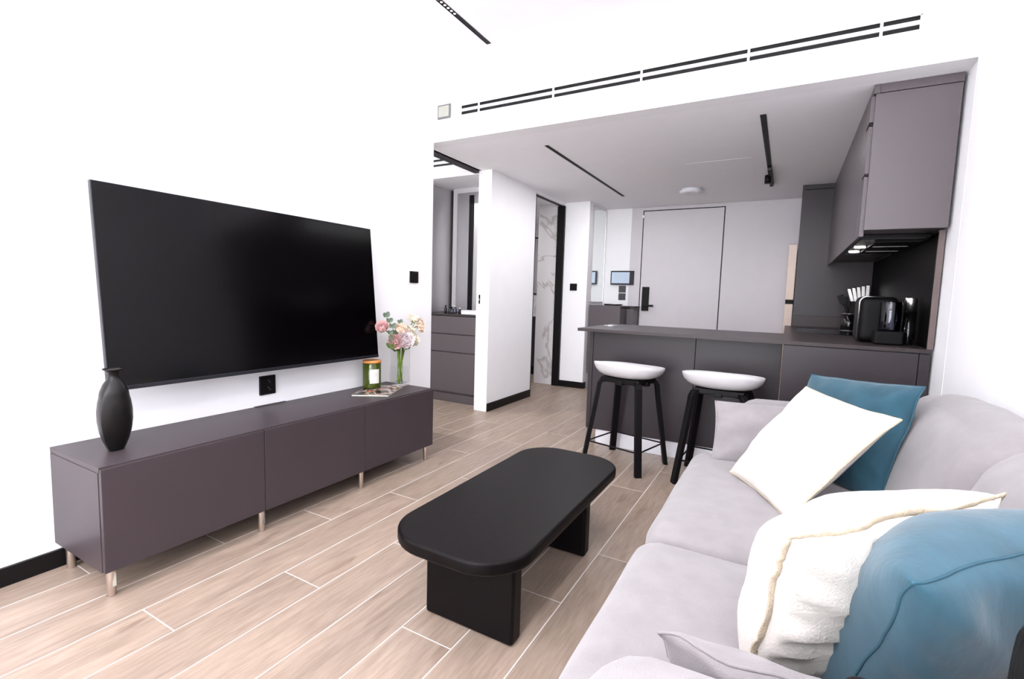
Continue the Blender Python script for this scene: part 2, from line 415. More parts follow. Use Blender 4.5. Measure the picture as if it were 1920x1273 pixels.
# pale cladding around the entrance door, with a shadow gap
struct('trim_3', [(0.784, 1.733, YF - 0.004, YF, 0, 2.203)], 'black_gap')
struct('trim_4', [(0.648, 0.789, YF - 0.016, YF, 0, ZC - 0.002), (1.7288, 3.08, YF - 0.016, YF, 0, ZC - 0.002), (0.789, 1.7288, YF - 0.016, YF, 2.199, ZC - 0.002)], 'panel', 0.0008)
door = box('door_1', (0.7998, 1.7178, YF - 0.016, YF - 0.005, 0.005, 2.188), 'panel', None, 0.001); door['kind'] = 'structure'
door['label'] = 'pale grey flush entrance door with black smart lock'
lock = box('lock', (0.829, 0.914, YF - 0.043, YF - 0.016, 0.965, 1.262), 'black', door, 0.006, 3)
hb = bmesh.new(); bx(hb, 0.855, 0.88, YF - 0.075, YF - 0.043, 1.018, 1.043, 0.003); bx(hb, 0.855, 0.985, YF - 0.09, YF - 0.073, 1.018, 1.043, 0.004)
to_obj('handle', hb, 'black', lock)
ds = latheo('door_sensor', [(0.02, 0), (0.02, 0.008), (0.016, 0.012)], (0, 0, 0), 'white_pl', door, 18)
ds.rotation_euler = (PI / 2, 0, 0); ds.location = Vector((0.792, YF - 0.017, 2.125)) - door.location
# skirting boards
struct('baseboard_left', [(0.0, 0.013, YR, YB, 0.0, 0.07)], 'black_base', 0.001)
struct('baseboard_corridor', [(0.0, 0.012, 3.135, 4.025, 0.0, 0.078)], 'black_base', 0.001)
struct('baseboard_entry', [(0.0, 0.325, 4.817, 4.83, 0.0, 0.075), (0.312, 0.325, 4.83, 4.90, 0.0, 0.075)], 'black_base', 0.001)
# bedroom side
struct('wall_bedroom_back', [(-3.0, -0.115, 3.76, 3.86, 0, ZL)], 'wall')
struct('wall_bedroom_far', [(-3.1, -3.0, 1.0, 3.86, 0, ZL)], 'wall')
struct('wall_bedroom_near', [(-3.1, -0.12, 0.9, 1.0, 0, ZL)], 'wall')
struct('wall_bedroom_side', [(-0.14, -0.115, 3.13, 3.76, 0, ZL)], 'wall')
struct('ceiling.002', [(-3.1, -0.12, 0.9, 3.86, ZL, ZL + 0.08)], 'ceil')
struct('trim_5', [(-0.14, -0.115, YB, 3.13, ZC, ZL)], 'wall')
struct('trim_6', [(-0.235, -0.14, YB, 3.2, ZC + 0.0, ZC + 0.03)], 'grey_cab')
sof = struct('wall_bedroom_bulkhead', [(-3.0, -0.14, 3.26, 3.76, 2.25, 2.367), (-3.0, -0.14, 3.26, 3.76, 2.387, 2.415), (-3.0, -0.14, 3.26, 3.76, 2.435, ZL), (-3.0, -0.14, 3.30, 3.76, 2.367, 2.435)], 'wall')
vb = thing('bedroom_air_vent', 'black slotted air vent on the bedroom bulkhead', 'vent', (-0.6, 3.27, 2.37))
for z in (2.367, 2.415): box('slot', (-0.95, -0.40, 3.262, 3.30, z, z + 0.02), 'black', vb, 0)
box('divider', (-0.535, -0.525, 3.256, 3.262, 2.366, 2.436), 'white_pl', vb, 0)
struct('wall_niche_side', [(-0.935, -0.90, 3.28, 3.76, 0.0, 2.25)], 'wall')
# bathroom
struct('wall_bathroom_marble', [(-0.36, 0.0, 4.838, 4.86, 0, ZC)], 'marble')
struct('wall_bathroom_far', [(-2.0, 0.0, 6.2, 6.3, 0, ZC), (-2.1, -2.0, 4.03, 6.3, 0, ZC), (-2.0, -0.115, 3.93, 4.03, 0, ZC), (-0.10, 0.0, 5.59, 6.2, 0, ZC), (-0.1, 0.0, 4.86, 5.59, 0, ZC)], 'marble')
struct('ceiling.003', [(-2.1, -0.14, 3.9, 6.3, ZC, ZC + 0.1)], 'ceil')
struct('door_2', [(-0.09, 0.004, 4.795, 4.83, 0, 2.2), (-0.06, -0.03, 4.03, 4.795, 2.195, 2.205), (-0.115, 0.003, 4.03, 4.04, 0, 2.2)], 'black_base', 0.001)['label'] = 'black metal bathroom door frame'

# ================================================================== BIG THINGS
# ---------- TV
ang = math.atan2(0.1498 - 0.0735, 1.5008 - 0.6901)
tv = thing('television', 'large black flat-screen television mounted on the white wall', 'television', (0.0, 0.856, 0.69))
def tvbox(name, w0, w1, h0, h1, d0, d1, m, parent, bev=0.002):
    bm = bmesh.new(); bx(bm, d0, d1, w0, w1, h0, h1, bev)
    H = math.hypot(0.1498 - 0.0735, 1.5008 - 0.6901)
    for v in bm.verts:
        d, hh = v.co.x, v.co.z
        v.co.x = 0.1498 - math.sin(ang) * hh + math.cos(ang) * d
        v.co.z = 0.6901 + math.cos(ang) * hh + math.sin(ang) * d
    return to_obj(name, bm, m, parent)
HT = math.hypot(0.1498 - 0.0735, 1.5008 - 0.6901)
bez = tvbox('housing', 0.1373, 1.574, 0.0, HT, -0.022, -0.001, 'bezel', tv)
tvbox('screen', 0.1403, 1.571, 0.016, HT - 0.003, -0.0015, 0.0, 'screen', tv, 0.0003)
tvbox('bottom_trim', 0.1373, 1.574, -0.002, 0.014, -0.006, 0.001, 'bezel', tv)
tvbox('back_cover', 0.35, 1.36, 0.08, 0.45, -0.055, -0.022, 'black', tv, 0.006)
box('wall_bracket', (0.002, 0.075, 0.60, 1.11, 0.90, 1.20), 'black', tv, 0.003)

# ---------- TV stand
st = thing('tv_stand', 'long low dark grey media console on metal legs under the television', 'tv stand', (0.2, 0.9, 0))
box('body', (0.003, 0.398, 0.0, 1.8, 0.10, 0.458), 'grey_stand', st, 0.001)
box('top_panel', (0.003, 0.408, 0.0, 1.8, 0.460, 0.480), 'grey_stand', st, 0.0012)
for k in range(3):
    box('door', (0.401, 0.420, 0.6 * k + 0.0015, 0.6 * (k + 1) - 0.0015, 0.102, 0.474), 'grey_stand', st, 0.0015)
box('cable_cover', (0.0035, 0.022, 0.82, 1.0, 0.4802, 0.4835), 'grey_stand', st, 0.0006)
for i, y in enumerate((0.03, 0.60, 1.20, 1.765)):
    for x in (0.385, 0.05):
        lg = latheo('leg', [(0.0125, 0.0), (0.0135, 0.002), (0.0150, 0.098), (0.0150, 0.101)], (x, y, 0), 'nickel', st, 18)
        if x > 0.2 and i < 2:
            box('sticker', (x + 0.006, x + 0.0142, y - 0.002, y + 0.010, 0.035, 0.085), 'grey_pl' if i else 'cream_pl', lg, 0.001)

# ---------- coffee table
ct = thing('coffee_table', 'black wooden coffee table with rounded corners and slab legs', 'coffee table', (1.56, 0.93, 0))
def rounded_slab(bm, x0, x1, y0, y1, z0, z1, R, bev, n=10):
    pts = []
    for (cx, cy, a0) in ((x1 - R, y1 - R, 0), (x0 + R, y1 - R, 90), (x0 + R, y0 + R, 180), (x1 - R, y0 + R, 270)):
        for k in range(n + 1):
            a = math.radians(a0 + 90 * k / n); pts.append((cx + R * math.cos(a), cy + R * math.sin(a), math.cos(a), math.sin(a)))
    prof = []
    for k in range(6):
        a = PI / 2 * k / 5; prof.append((-bev * 1.5 + bev * 1.5 * math.sin(a), z0 + bev * 1.5 - bev * 1.5 * math.cos(a)))
    for k in range(5):
        a = PI / 2 * k / 4; prof.append((-bev + bev * math.cos(a), z1 - bev + bev * math.sin(a)))
    rings = [[bm.verts.new((x + dx * o, y + dy * o, z)) for (x, y, dx, dy) in pts] for (o, z) in prof]
    N = len(pts)
    for A, B in zip(rings[:-1], rings[1:]):
        for k in range(N): bm.faces.new((A[k], A[(k + 1) % N], B[(k + 1) % N], B[k]))
    bm.faces.new(rings[0][::-1]); bm.faces.new(rings[-1])
bm = bmesh.new(); rounded_slab(bm, 1.319, 1.803, 0.376, 1.492, 0.304, 0.350, 0.165, 0.010)
top = to_obj('tabletop', bm, 'table', ct)
for p in top.data.polygons: p.use_smooth = len(p.vertices) < 5
for y0 in (0.542, 1.170):
    lg = box('leg', (1.390, 1.736, y0, y0 + 0.062, 0.004, 0.3045), 'table', ct, 0.012, 4)
    for x in (1.43, 1.70): cyl('foot_pad', (x, y0 + 0.031), 0.012, 0.0, 0.006, 'black', lg, 12)

# ---------- bar stools
def stool(label, loc, rz):
    t = thing('bar_stool', label, 'stool', (loc[0], loc[1], 0), 'white and black bar stools at the counter')
    ca, sa = math.cos(rz), math.sin(rz)
    def place(bm):
        for v in bm.verts:
            x, y = v.co.x, v.co.y; v.co.x = loc[0] + x * ca - y * sa; v.co.y = loc[1] + x * sa + y * ca
    # shell seat: a shallow dish, rim rising at the back (towards -y)
    bm = bmesh.new(); n = 40; rows = []
    def rim(a):
        rx, ry = 0.232, 0.195
        e = 2.35
        c, s = math.cos(a), math.sin(a)
        rr = (abs(c / rx) ** e + abs(s / ry) ** e) ** (-1 / e)
        back = max(0.0, -s)
        h = 0.668 + 0.034 * back ** 1.2 - 0.012 * max(0, s)
        return rr * c, rr * s, h
    zb = 0.590
    outer = [(0.0, 0.0), (0.30, 0.0), (0.55, 0.03), (0.72, 0.10), (0.85, 0.27), (0.94, 0.52), (0.985, 0.78), (1.0, 1.0)]
    inner = [(0.99, 1.01), (0.965, 0.93), (0.92, 0.72), (0.82, 0.45), (0.68, 0.29), (0.5, 0.22), (0.25, 0.2), (0.0, 0.2)]
    rings = []
    for (f, g) in outer + inner:
        ring = []
        for k in range(n):
            x, y, h = rim(2 * PI * k / n)
            ring.append(bm.verts.new((x * f, y * f, zb + (h - zb) * g)) if f > 0 else None)
        if f == 0:
            v = bm.verts.new((0, 0, zb + 0.085 * g)); ring = [v]
        rings.append(ring)
    for A, B in zip(rings[:-1], rings[1:]):
        for k in range(n):
            if len(A) == 1: bm.faces.new((A[0], B[(k + 1) % n], B[k]))
            elif len(B) == 1: bm.faces.new((A[k], A[(k + 1) % n], B[0]))
            else: bm.faces.new((A[k], A[(k + 1) % n], B[(k + 1) % n], B[k]))
    place(bm); to_obj('seat', bm, 'stool_seat', t, True)
    # cross frame under the seat
    bm = bmesh.new(); bx(bm, -0.140, 0.140, -0.118, 0.118, 0.556, 0.5895, 0.006)
    bx(bm, -0.15, 0.15, -0.022, 0.022, 0.545, 0.575, 0.004); bx(bm, -0.022, 0.022, -0.125, 0.125, 0.545, 0.575, 0.004)
    place(bm); to_obj('under_frame', bm, 'black', t)
    feet = {}
    for sx in (-1, 1):
        for sy in (-1, 1):
            # bent plywood leg: rectangular strip that turns in under the seat
            path = [(0.045 * sx, 0.04 * sy, 0.568), (0.118 * sx, 0.100 * sy, 0.568), (0.137 * sx, 0.117 * sy, 0.561), (0.146 * sx, 0.126 * sy, 0.538),
                    (0.150 * sx, 0.130 * sy, 0.49), (0.206 * sx, 0.186 * sy, 0.0)]
            out = Vector((sx, 0.87 * sy, 0)).normalized(); side = Vector((-out.y, out.x, 0))
            # broad face looks sideways along x, as on the bent legs in the picture
            bm = bmesh.new(); rings = []
            P = [Vector(q) for q in path]
            for i, q in enumerate(P):
                tdir = (P[min(i + 1, len(P) - 1)] - P[max(i - 1, 0)]).normalized()
                nrm = tdir.cross(side).normalized()
                hw, ht = 0.0215, 0.0135
                if i == len(P) - 1: nrm = Vector((nrm.x, nrm.y, 0)).normalized()
                rings.append([bm.verts.new(q + side * hw * a + nrm * ht * b) for a, b in ((-1, -1), (1, -1), (1, 1), (-1, 1))])
            for A, B in zip(rings[:-1], rings[1:]):
                for k in range(4): bm.faces.new((A[k], A[(k + 1) % 4], B[(k + 1) % 4], B[k]))
            bm.faces.new(rings[0]); bm.faces.new(rings[-1][::-1])
            bmesh.ops.recalc_face_normals(bm, faces=bm.faces)
            bmesh.ops.bevel(bm, geom=[e for e in bm.edges], offset=0.002, segments=1, affect='EDGES')
            place(bm); to_obj('leg', bm, 'stool_leg', t)
            k = (0.49 - 0.145) / 0.49
            feet[(sx, sy)] = Vector((0.150 * sx + 0.056 * sx * k, 0.130 * sy + 0.056 * sy * k, 0.145))
    bm = bmesh.new()
    order = [feet[(-1, -1)], feet[(1, -1)], feet[(1, 1)], feet[(-1, 1)]]
    for i in range(4): tube(bm, [order[i], order[(i + 1) % 4]], 0.0052, 8)
    place(bm); to_obj('footrest', bm, 'black', t, True)
stool('white-seated bar stool standing clear beside the black coffee table end', (1.525, 2.475), math.radians(-14))
stool('white-seated bar stool partly hidden behind the sofa arm', (2.105, 2.455), math.radians(-3))

# ---------- sofa
so = thing('sofa', 'light grey upholstered sofa against the right wall', 'sofa', (2.6, 0.85, 0))
soft('base', (2.62, 0.86, 0.20), (0.92, 2.20, 0.20), 0.03, 'sofa', so, n=8)
def seat_shape(P, p): return P
soft('seat_cushion', (2.485, 0.330, 0.345), (0.815, 0.715, 0.165), 0.07, 'sofa', so, puff=(0.0, 0.0, 0.020), n=16, wob=0.004, seed=1)
soft('seat_cushion', (2.485, 1.170, 0.345), (0.815, 0.945, 0.165), 0.07, 'sofa', so, puff=(0.0, 0.0, 0.022), n=16, wob=0.004, seed=2)
def arm_shape(P, p):
    P.z += 0.0; return P
soft('armrest', (2.645, 1.865, 0.37), (0.81, 0.23, 0.54), 0.085, 'sofa', so, puff=(0.015, 0.01, 0.012), n=14, wob=0.005, seed=3)
soft('armrest', (2.62, -0.16, 0.37), (0.83, 0.25, 0.52), 0.085, 'sofa', so, puff=(0.015, 0.01, 0.012), n=14, wob=0.005, seed=4)
def lean(P, p):
    P.x += (P.z) * 0.38; return P
soft('backrest', (2.985, 0.84, 0.44), (0.19, 2.12, 0.64), 0.075, 'sofa', so, puff=(0.0, 0.0, 0.01), n=14, wob=0.004, seed=5)
soft('back_cushion', (2.905, 0.455, 0.59), (0.20, 0.86, 0.40), 0.085, 'sofa', so, puff=(0.03, 0.0, 0.02), n=14, wob=0.006, seed=6, shape=lean)
soft('back_cushion', (2.905, 1.290, 0.59), (0.20, 0.80, 0.40), 0.085, 'sofa', so, puff=(0.02, 0.0, 0.02), n=14, wob=0.006, seed=7, shape=lean)
for (x, y) in ((2.22, -0.15), (2.22, 1.80), (3.02, -0.15), (3.02, 1.80)): cyl('foot', (x, y), 0.022, 0.0, 0.11, 'black', so, 14)

# ---------- loose cushions
def pillow(name, label, TL, TR, BL, BR, T, m, seam_m, seam=0.004, pinch=0.06, wr=0.006, seed=0.0, group=None, flange=0.0, n=34, exp=0.5, sag=0.0, fb=(1.0, 1.0)):
    TL, TR, BL, BR = map(Vector, (TL, TR, BL, BR))
    c = (TL + TR + BL + BR) / 4
    nrm = ((TR - TL).cross(TL - BL)).normalized()
    o0 = Vector((c.x, c.y, min(BL.z, BR.z)))
    root = thing(name, label, 'cushion', o0, group)
    def mid(u, v):
        uu = u * (1 - pinch * (1 - v * v)); vv = v * (1 - pinch * (1 - u * u))
        a, b = (uu + 1) / 2, (vv + 1) / 2
        return BL * (1 - a) * (1 - b) + BR * a * (1 - b) + TL * (1 - a) * b + TR * a * b
    bm = bmesh.new(); grid = {}
    g = [math.sin(PI / 2 * (-1 + 2 * i / n)) for i in range(n + 1)]
    for s in (1, -1):
        for i in range(n + 1):
            for j in range(n + 1):
                u, v = g[i], g[j]
                edge = i in (0, n) or j in (0, n)
                if edge and s == -1: grid[(s, i, j)] = grid[(1, i, j)]; continue
                P = mid(u, v)
                k = (max(0, 1 - u * u) * max(0, 1 - v * v))
                t = T / 2 * k ** exp * (1 - sag * v) * fb[0 if s == 1 else 1]
                # tension wrinkles running in from the edges and corners
                rr = max(abs(u), abs(v))
                angu = math.atan2(v, u)
                w1 = noise.noise(Vector((math.cos(angu) * 6.5 + seed * 3.1, math.sin(angu) * 6.5, rr * 0.8 + s + seed)))
                w2 = noise.noise(P * 9 + Vector((seed, s * 4.0, 0)))
                t += wr * (1.0 if s == 1 else 0.12) * (w1 * 1.5 * rr ** 2 + w2 * 0.8) * min(1.0, k * 6)
                P = P + nrm * s * t + nrm * 0.010 * noise.noise(Vector((u * 2 + seed, v * 2, seed))) * (0.4 + rr)
                if edge:
                    P = P + nrm * 0.003 * noise.noise(Vector((u * 5 + seed, v * 5, 3.3)))
                grid[(s, i, j)] = bm.verts.new(P)
    for s in (1, -1):
        for i in range(n):
            for j in range(n):
                q = [grid[(s, i, j)], grid[(s, i + 1, j)], grid[(s, i + 1, j + 1)], grid[(s, i, j + 1)]]
                if s == -1: q.reverse()
                if len(set(q)) >= 3: bm.faces.new(q)
    ring = [grid[(1, i, 0)].co.copy() for i in range(n)] + [grid[(1, n, j)].co.copy() for j in range(n)] + \
           [grid[(1, i, n)].co.copy() for i in range(n, 0, -1)] + [grid[(1, 0, j)].co.copy() for j in range(n, 0, -1)]
    cv = to_obj('cover', bm, m, root, True)
    if flange > 0:
        # flat frayed seam allowance standing out from the edge, a few millimetres thick
        bm = bmesh.new(); R = []
        for k, P in enumerate(ring):
            d = (P - c); d = (d - nrm * d.dot(nrm)).normalized()
            wv = noise.noise(P * 38 + Vector((seed, 0, 0))); wv2 = noise.noise(P * 60 + Vector((0, seed, 5)))
            q = P + d * flange * (1 + 0.35 * wv) + nrm * 0.006 * wv2
            h = nrm * 0.0016
            R.append([bm.verts.new(P - d * 0.006 + h * 1.6), bm.verts.new(q + h), bm.verts.new(q - h), bm.verts.new(P - d * 0.006 - h * 1.6)])
        N = len(R)
        for k in range(N):
            A, B = R[k], R[(k + 1) % N]
            for a in range(4): bm.faces.new((A[a], B[a], B[(a + 1) % 4], A[(a + 1) % 4]))
        to_obj('seam', bm, seam_m, root, True)
    else:
        to_obj_seam = bmesh.new(); tube(to_obj_seam, ring, seam, 6, True)
        to_obj('seam', to_obj_seam, seam_m, root, True)
    return root
V = Vector
# far pair
pillow('cushion', 'cream cushion lying askew against the far teal cushion', (2.50, 1.475, 0.79), (2.744, 1.132, 0.765), (2.262, 1.325, 0.445), (2.462, 0.965, 0.445), 0.15, 'cream', 'cream_seam', 0.0035, pinch=0.05, wr=0.005, seed=1.3)
pillow('cushion', 'teal velvet cushion behind the far cream cushion', (2.53, 1.75, 0.805), (2.855, 1.45, 0.832), (2.43, 1.60, 0.435), (2.735, 1.30, 0.435), 0.14, 'teal', 'teal_seam', 0.0035, pinch=0.03, wr=0.010, seed=4.1)
# grey pillow at far arm
pillow('cushion', 'small grey cushion leaning on the far sofa arm', (2.165, 1.60, 0.665), (2.60, 1.66, 0.68), (2.175, 1.50, 0.425), (2.58, 1.55, 0.425), 0.12, 'sofa', 'sofa', 0.003, pinch=0.05, wr=0.006, seed=2.2)
# near pair
pillow('cushion', 'cream cushion with raised frayed seam between teal cushion and seat', (2.439, 0.085, 0.765), (2.765, 0.405, 0.785), (2.392, 0.190, 0.425), (2.712, 0.510, 0.43), 0.20, 'cream', 'cream_seam', flange=0.010, pinch=0.05, wr=0.018, seed=6.7, exp=0.40, fb=(0.7, 1.55))
pillow('cushion', 'teal velvet cushion nearest the camera at the sofa end', (2.573, 0.03, 0.768), (2.89, 0.335, 0.80), (2.515, 0.20, 0.43), (2.83, 0.50, 0.44), 0.20, 'teal', 'teal_seam', 0.0022, pinch=0.04, wr=0.015, seed=9.4, exp=0.40, fb=(0.85, 1.55))
pillow('cushion', 'small grey cushion lying over the near sofa arm', (2.268, 0.05, 0.568), (2.60, 0.045, 0.575), (2.29, 0.13, 0.43), (2.60, 0.13, 0.43), 0.09, 'sofa', 'sofa', 0.003, pinch=0.05, wr=0.006, seed=5.2)

# ================================================================== KITCHEN
# worktop: one continuous L over peninsula and side run
wt = thing('kitchen_worktop', 'taupe stone-look worktop running over peninsula and side cabinets', 'worktop', (2.2, 2.9, 0.872))
bm = bmesh.new()
pts = [(1.132, 2.516), (3.075, 2.516), (3.075, 4.778), (2.412, 4.778), (2.412, 3.30), (1.132, 3.30)]
lo = [bm.verts.new((x, y, 0.872)) for x, y in pts]; hi = [bm.verts.new((x, y, 0.893)) for x, y in pts]
bm.faces.new(lo[::-1]); bm.faces.new(hi)
for i in range(6): bm.faces.new((lo[i], lo[(i + 1) % 6], hi[(i + 1) % 6], hi[i]))
bmesh.ops.bevel(bm, geom=list(bm.edges), offset=0.002, segments=2, affect='EDGES')
to_obj('slab', bm, 'worktop', wt)
box('upstand', (2.47, 3.07, 4.755, 4.777, 0.8935, 1.0), 'worktop', wt)
# peninsula cabinet
pc = thing('peninsula_cabinet', 'grey breakfast-bar cabinet behind the two stools', 'cabinet', (1.8, 3.0, 0))
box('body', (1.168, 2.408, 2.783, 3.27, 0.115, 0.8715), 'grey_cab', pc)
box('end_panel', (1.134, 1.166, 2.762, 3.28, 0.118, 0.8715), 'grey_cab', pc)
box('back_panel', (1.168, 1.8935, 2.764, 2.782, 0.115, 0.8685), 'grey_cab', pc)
box('back_panel', (1.8965, 2.408, 2.764, 2.782, 0.115, 0.8685), 'grey_cab', pc)
box('kickboard', (1.21, 2.408, 2.775, 2.79, 0.0, 0.114), 'kick', pc)
# side-run base units
bu = thing('base_cabinet', 'grey base cabinet end panel facing the sofa', 'cabinet', (2.75, 2.8, 0))
box('end_panel', (2.414, 3.034, 2.526, 2.548, 0.0, 0.868), 'grey_cab', bu)
box('filler', (3.037, 3.083, 2.526, 2.548, 0.0, 0.868), 'grey_cab', bu)
box('body', (2.435, 3.07, 2.549, 3.28, 0.10, 0.8715), 'grey_cab', bu)
box('kickboard', (2.47, 3.07, 2.549, 3.28, 0.0, 0.10), 'kick', bu)
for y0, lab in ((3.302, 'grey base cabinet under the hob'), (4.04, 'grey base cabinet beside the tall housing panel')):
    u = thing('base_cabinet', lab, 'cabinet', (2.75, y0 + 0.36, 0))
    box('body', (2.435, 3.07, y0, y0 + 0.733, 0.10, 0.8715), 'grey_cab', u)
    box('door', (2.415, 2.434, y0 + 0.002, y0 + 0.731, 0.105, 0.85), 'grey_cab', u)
    box('kickboard', (2.47, 3.07, y0, y0 + 0.733, 0.0, 0.10), 'kick', u)
# splashback
sp = thing('splashback', 'dark brown splashback panel behind the worktop', 'splashback', (3.08, 3.6, 0.893))
box('panel', (3.076, 3.0875, 2.530, 4.777, 0.8935, 1.503), 'splash', sp, 0.0005)
box('edge_trim', (3.062, 3.0875, 2.516, 2.530, 0.8935, 1.503), 'splash_edge', sp, 0.001)
# wall cabinets
WYS = [2.44, 2.60, 3.40, 4.10, 4.775]
labs = ['narrow grey wall cabinet end unit with broad side panel facing the room', 'grey wall cabinet with black hood and lights beneath', 'grey wall cabinet third from the room side', 'grey wall cabinet meeting the tall housing panel']
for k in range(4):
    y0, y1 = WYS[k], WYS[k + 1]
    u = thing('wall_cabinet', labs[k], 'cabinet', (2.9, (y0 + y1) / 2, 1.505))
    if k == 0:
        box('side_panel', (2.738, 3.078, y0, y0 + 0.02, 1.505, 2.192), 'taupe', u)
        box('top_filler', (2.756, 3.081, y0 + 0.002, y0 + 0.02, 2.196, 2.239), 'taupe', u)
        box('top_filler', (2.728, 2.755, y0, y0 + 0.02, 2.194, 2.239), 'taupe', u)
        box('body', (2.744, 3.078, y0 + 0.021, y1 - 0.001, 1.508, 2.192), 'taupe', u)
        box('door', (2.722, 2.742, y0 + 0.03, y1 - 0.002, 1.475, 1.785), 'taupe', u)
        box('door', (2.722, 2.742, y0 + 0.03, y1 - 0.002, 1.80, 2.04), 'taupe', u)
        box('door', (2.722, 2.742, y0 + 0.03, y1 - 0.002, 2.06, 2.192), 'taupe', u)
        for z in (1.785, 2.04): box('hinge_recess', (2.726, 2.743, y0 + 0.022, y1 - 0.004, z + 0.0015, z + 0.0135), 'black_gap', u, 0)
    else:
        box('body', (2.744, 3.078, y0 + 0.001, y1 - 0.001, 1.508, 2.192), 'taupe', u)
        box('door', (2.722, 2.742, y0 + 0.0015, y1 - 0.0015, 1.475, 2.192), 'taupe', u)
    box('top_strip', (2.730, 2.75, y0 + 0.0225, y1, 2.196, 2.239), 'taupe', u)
hood = thing('cooker_hood', 'black built-in cooker hood with two lit lamps under wall cabinets', 'hood', (2.9, 3.1, 1.49))
box('body', (2.75, 3.06, 2.66, 3.62, 1.478, 1.507), 'gloss_black', hood, 0.003)
box('glass_strip', (2.83, 3.04, 2.76, 3.50, 1.472, 1.478), 'black', hood, 0.001)
for y in (3.08, 3.39): cyl('lamp', (2.792, y), 0.030, 1.474, 1.4785, 'led', hood, 20)
for y in (3.0, 3.30): box('chrome_strip', (2.85, 3.02, y, y + 0.006, 1.470, 1.472), 'steel', hood, 0)
hl = bpy.data.lights.new('hood_light', 'SPOT'); hl.energy = 0.35; hl.spot_size = 2.2; hl.shadow_soft_size = 0.03
hlo = bpy.data.objects.new('hood_light', hl); COL.objects.link(hlo); hlo.location = (2.79, 3.24, 1.465)
# tall housing with fridge
th = thing('tall_housing', 'dark grey tall housing panel at the end of the worktop', 'cabinet', (2.77, 5.0, 0))
box('side_panel', (2.472, 3.08, 4.779, 4.80, 0.0, 2.192), 'grey_cab', th)
box('top_filler', (2.472, 3.08, 4.781, 4.80, 2.196, 2.239), 'grey_cab', th)
box('bridge_unit', (2.50, 3.08, 4.801, 5.42, 1.71, 2.239), 'grey_cab', th)
fr = thing('refrigerator', 'champagne fridge freezer edge showing beside the tall housing panel', 'refrigerator', (2.7, 5.1, 0))
box('cabinet', (2.475, 3.06, 4.815, 5.40, 0.03, 1.68), 'steel', fr, 0.004)
box('upper_door', (2.395, 2.468, 4.812, 5.405, 1.145, 1.684), 'fridge', fr, 0.004)
box('lower_door', (2.395, 2.468, 4.812, 5.405, 0.05, 1.105), 'fridge', fr, 0.004)
box('handle_recess', (2.40, 2.468, 4.82, 5.40, 1.106, 1.144), 'black_gap', fr, 0)
box('plinth', (2.48, 3.05, 4.83, 5.39, 0.0, 0.03), 'black', fr)
# hob
hob = thing('induction_hob', 'black glass hob with steel edge set on the side worktop', 'hob', (2.76, 3.8, 0.893))
box('glass', (2.50, 2.98, 3.52, 4.08, 0.8932, 0.898), 'gloss_black', hob, 0.001)
box('edge_strip', (2.50, 2.98, 4.08, 4.10, 0.8932, 0.901), 'bezel', hob, 0.001)
# countertop appliances
cm = thing('coffee_machine', 'black rounded coffee machine with chrome trim and clear water tank', 'coffee machine', (2.89, 2.85, 0.893))
bm = bmesh.new(); soft_box(bm, (2.885, 2.93, 1.030), (0.19, 0.24, 0.272), 0.035, n=10); to_obj('body', bm, 'appliance', cm, True)
arc = [(2.790, 2.806, 0.91), (2.790, 2.806, 1.125)] + [(2.826 - 0.036 * math.cos(a), 2.806, 1.128 + 0.036 * math.sin(a)) for a in [i * PI / 14 for i in range(8)]] + [(2.90, 2.806, 1.164)]
tubeo('chrome_trim', arc, 0.004, 'steel', cm, 8)
box('tank_base', (2.86, 2.995, 2.69, 2.81, 0.8935, 0.972), 'appliance', cm, 0.01, 3)
bm = bmesh.new()
lathe(bm, [(0.048, 0.973), (0.050, 0.98), (0.050, 1.13), (0.047, 1.137)], (2.932, 2.745, 0), 28)
lathe(bm, [(0.0445, 0.981), (0.0465, 0.985), (0.0465, 1.128), (0.044, 1.131)], (2.932, 2.745, 0), 28)
to_obj('water_tank', bm, 'smoke_glass', cm, True)
box('tank_ribs', (2.915, 2.925, 2.742, 2.748, 0.985, 1.12), 'smoke_glass', cm, 0.001)
tubeo('power_cord', [(2.985, 2.75, 0.91), (3.01, 2.70, 0.897), (3.03, 2.66, 0.897), (3.04, 2.70, 0.91), (3.035, 2.76, 0.95), (3.05, 2.80, 0.897)], 0.003, 'black', cm, 6)
mf = thing('milk_frother', 'slim dark canister with brushed steel band beside the coffee machine', 'canister', (3.035, 2.84, 0.893))
latheo('body', [(0.030, 0.0), (0.032, 0.004), (0.030, 0.192)], (3.035, 2.84, 0.8935), 'gloss_black', mf, 24)
latheo('steel_band', [(0.0285, 0.0), (0.0285, 0.075), (0.026, 0.078)], (3.035, 2.84, 1.0856), 'steel', mf, 24)
uh = thing('utensil_holder', 'black glass utensil holder with steel rim beside the knives', 'holder', (2.885, 4.25, 0.893))
latheo('pot', [(0.058, 0.0), (0.062, 0.004), (0.062, 0.146), (0.058, 0.146), (0.057, 0.012)], (2.885, 4.25, 0.8935), 'gloss_black', uh, 28)
for z in (0.004, 0.143):
    bm = bmesh.new(); tube(bm, [(2.885 + 0.0625 * math.cos(a), 4.25 + 0.0625 * math.sin(a), 0.8955 + z) for a in [2 * PI * i / 28 for i in range(28)]], 0.0022, 6, True); to_obj('rim', bm, 'steel', uh, True)
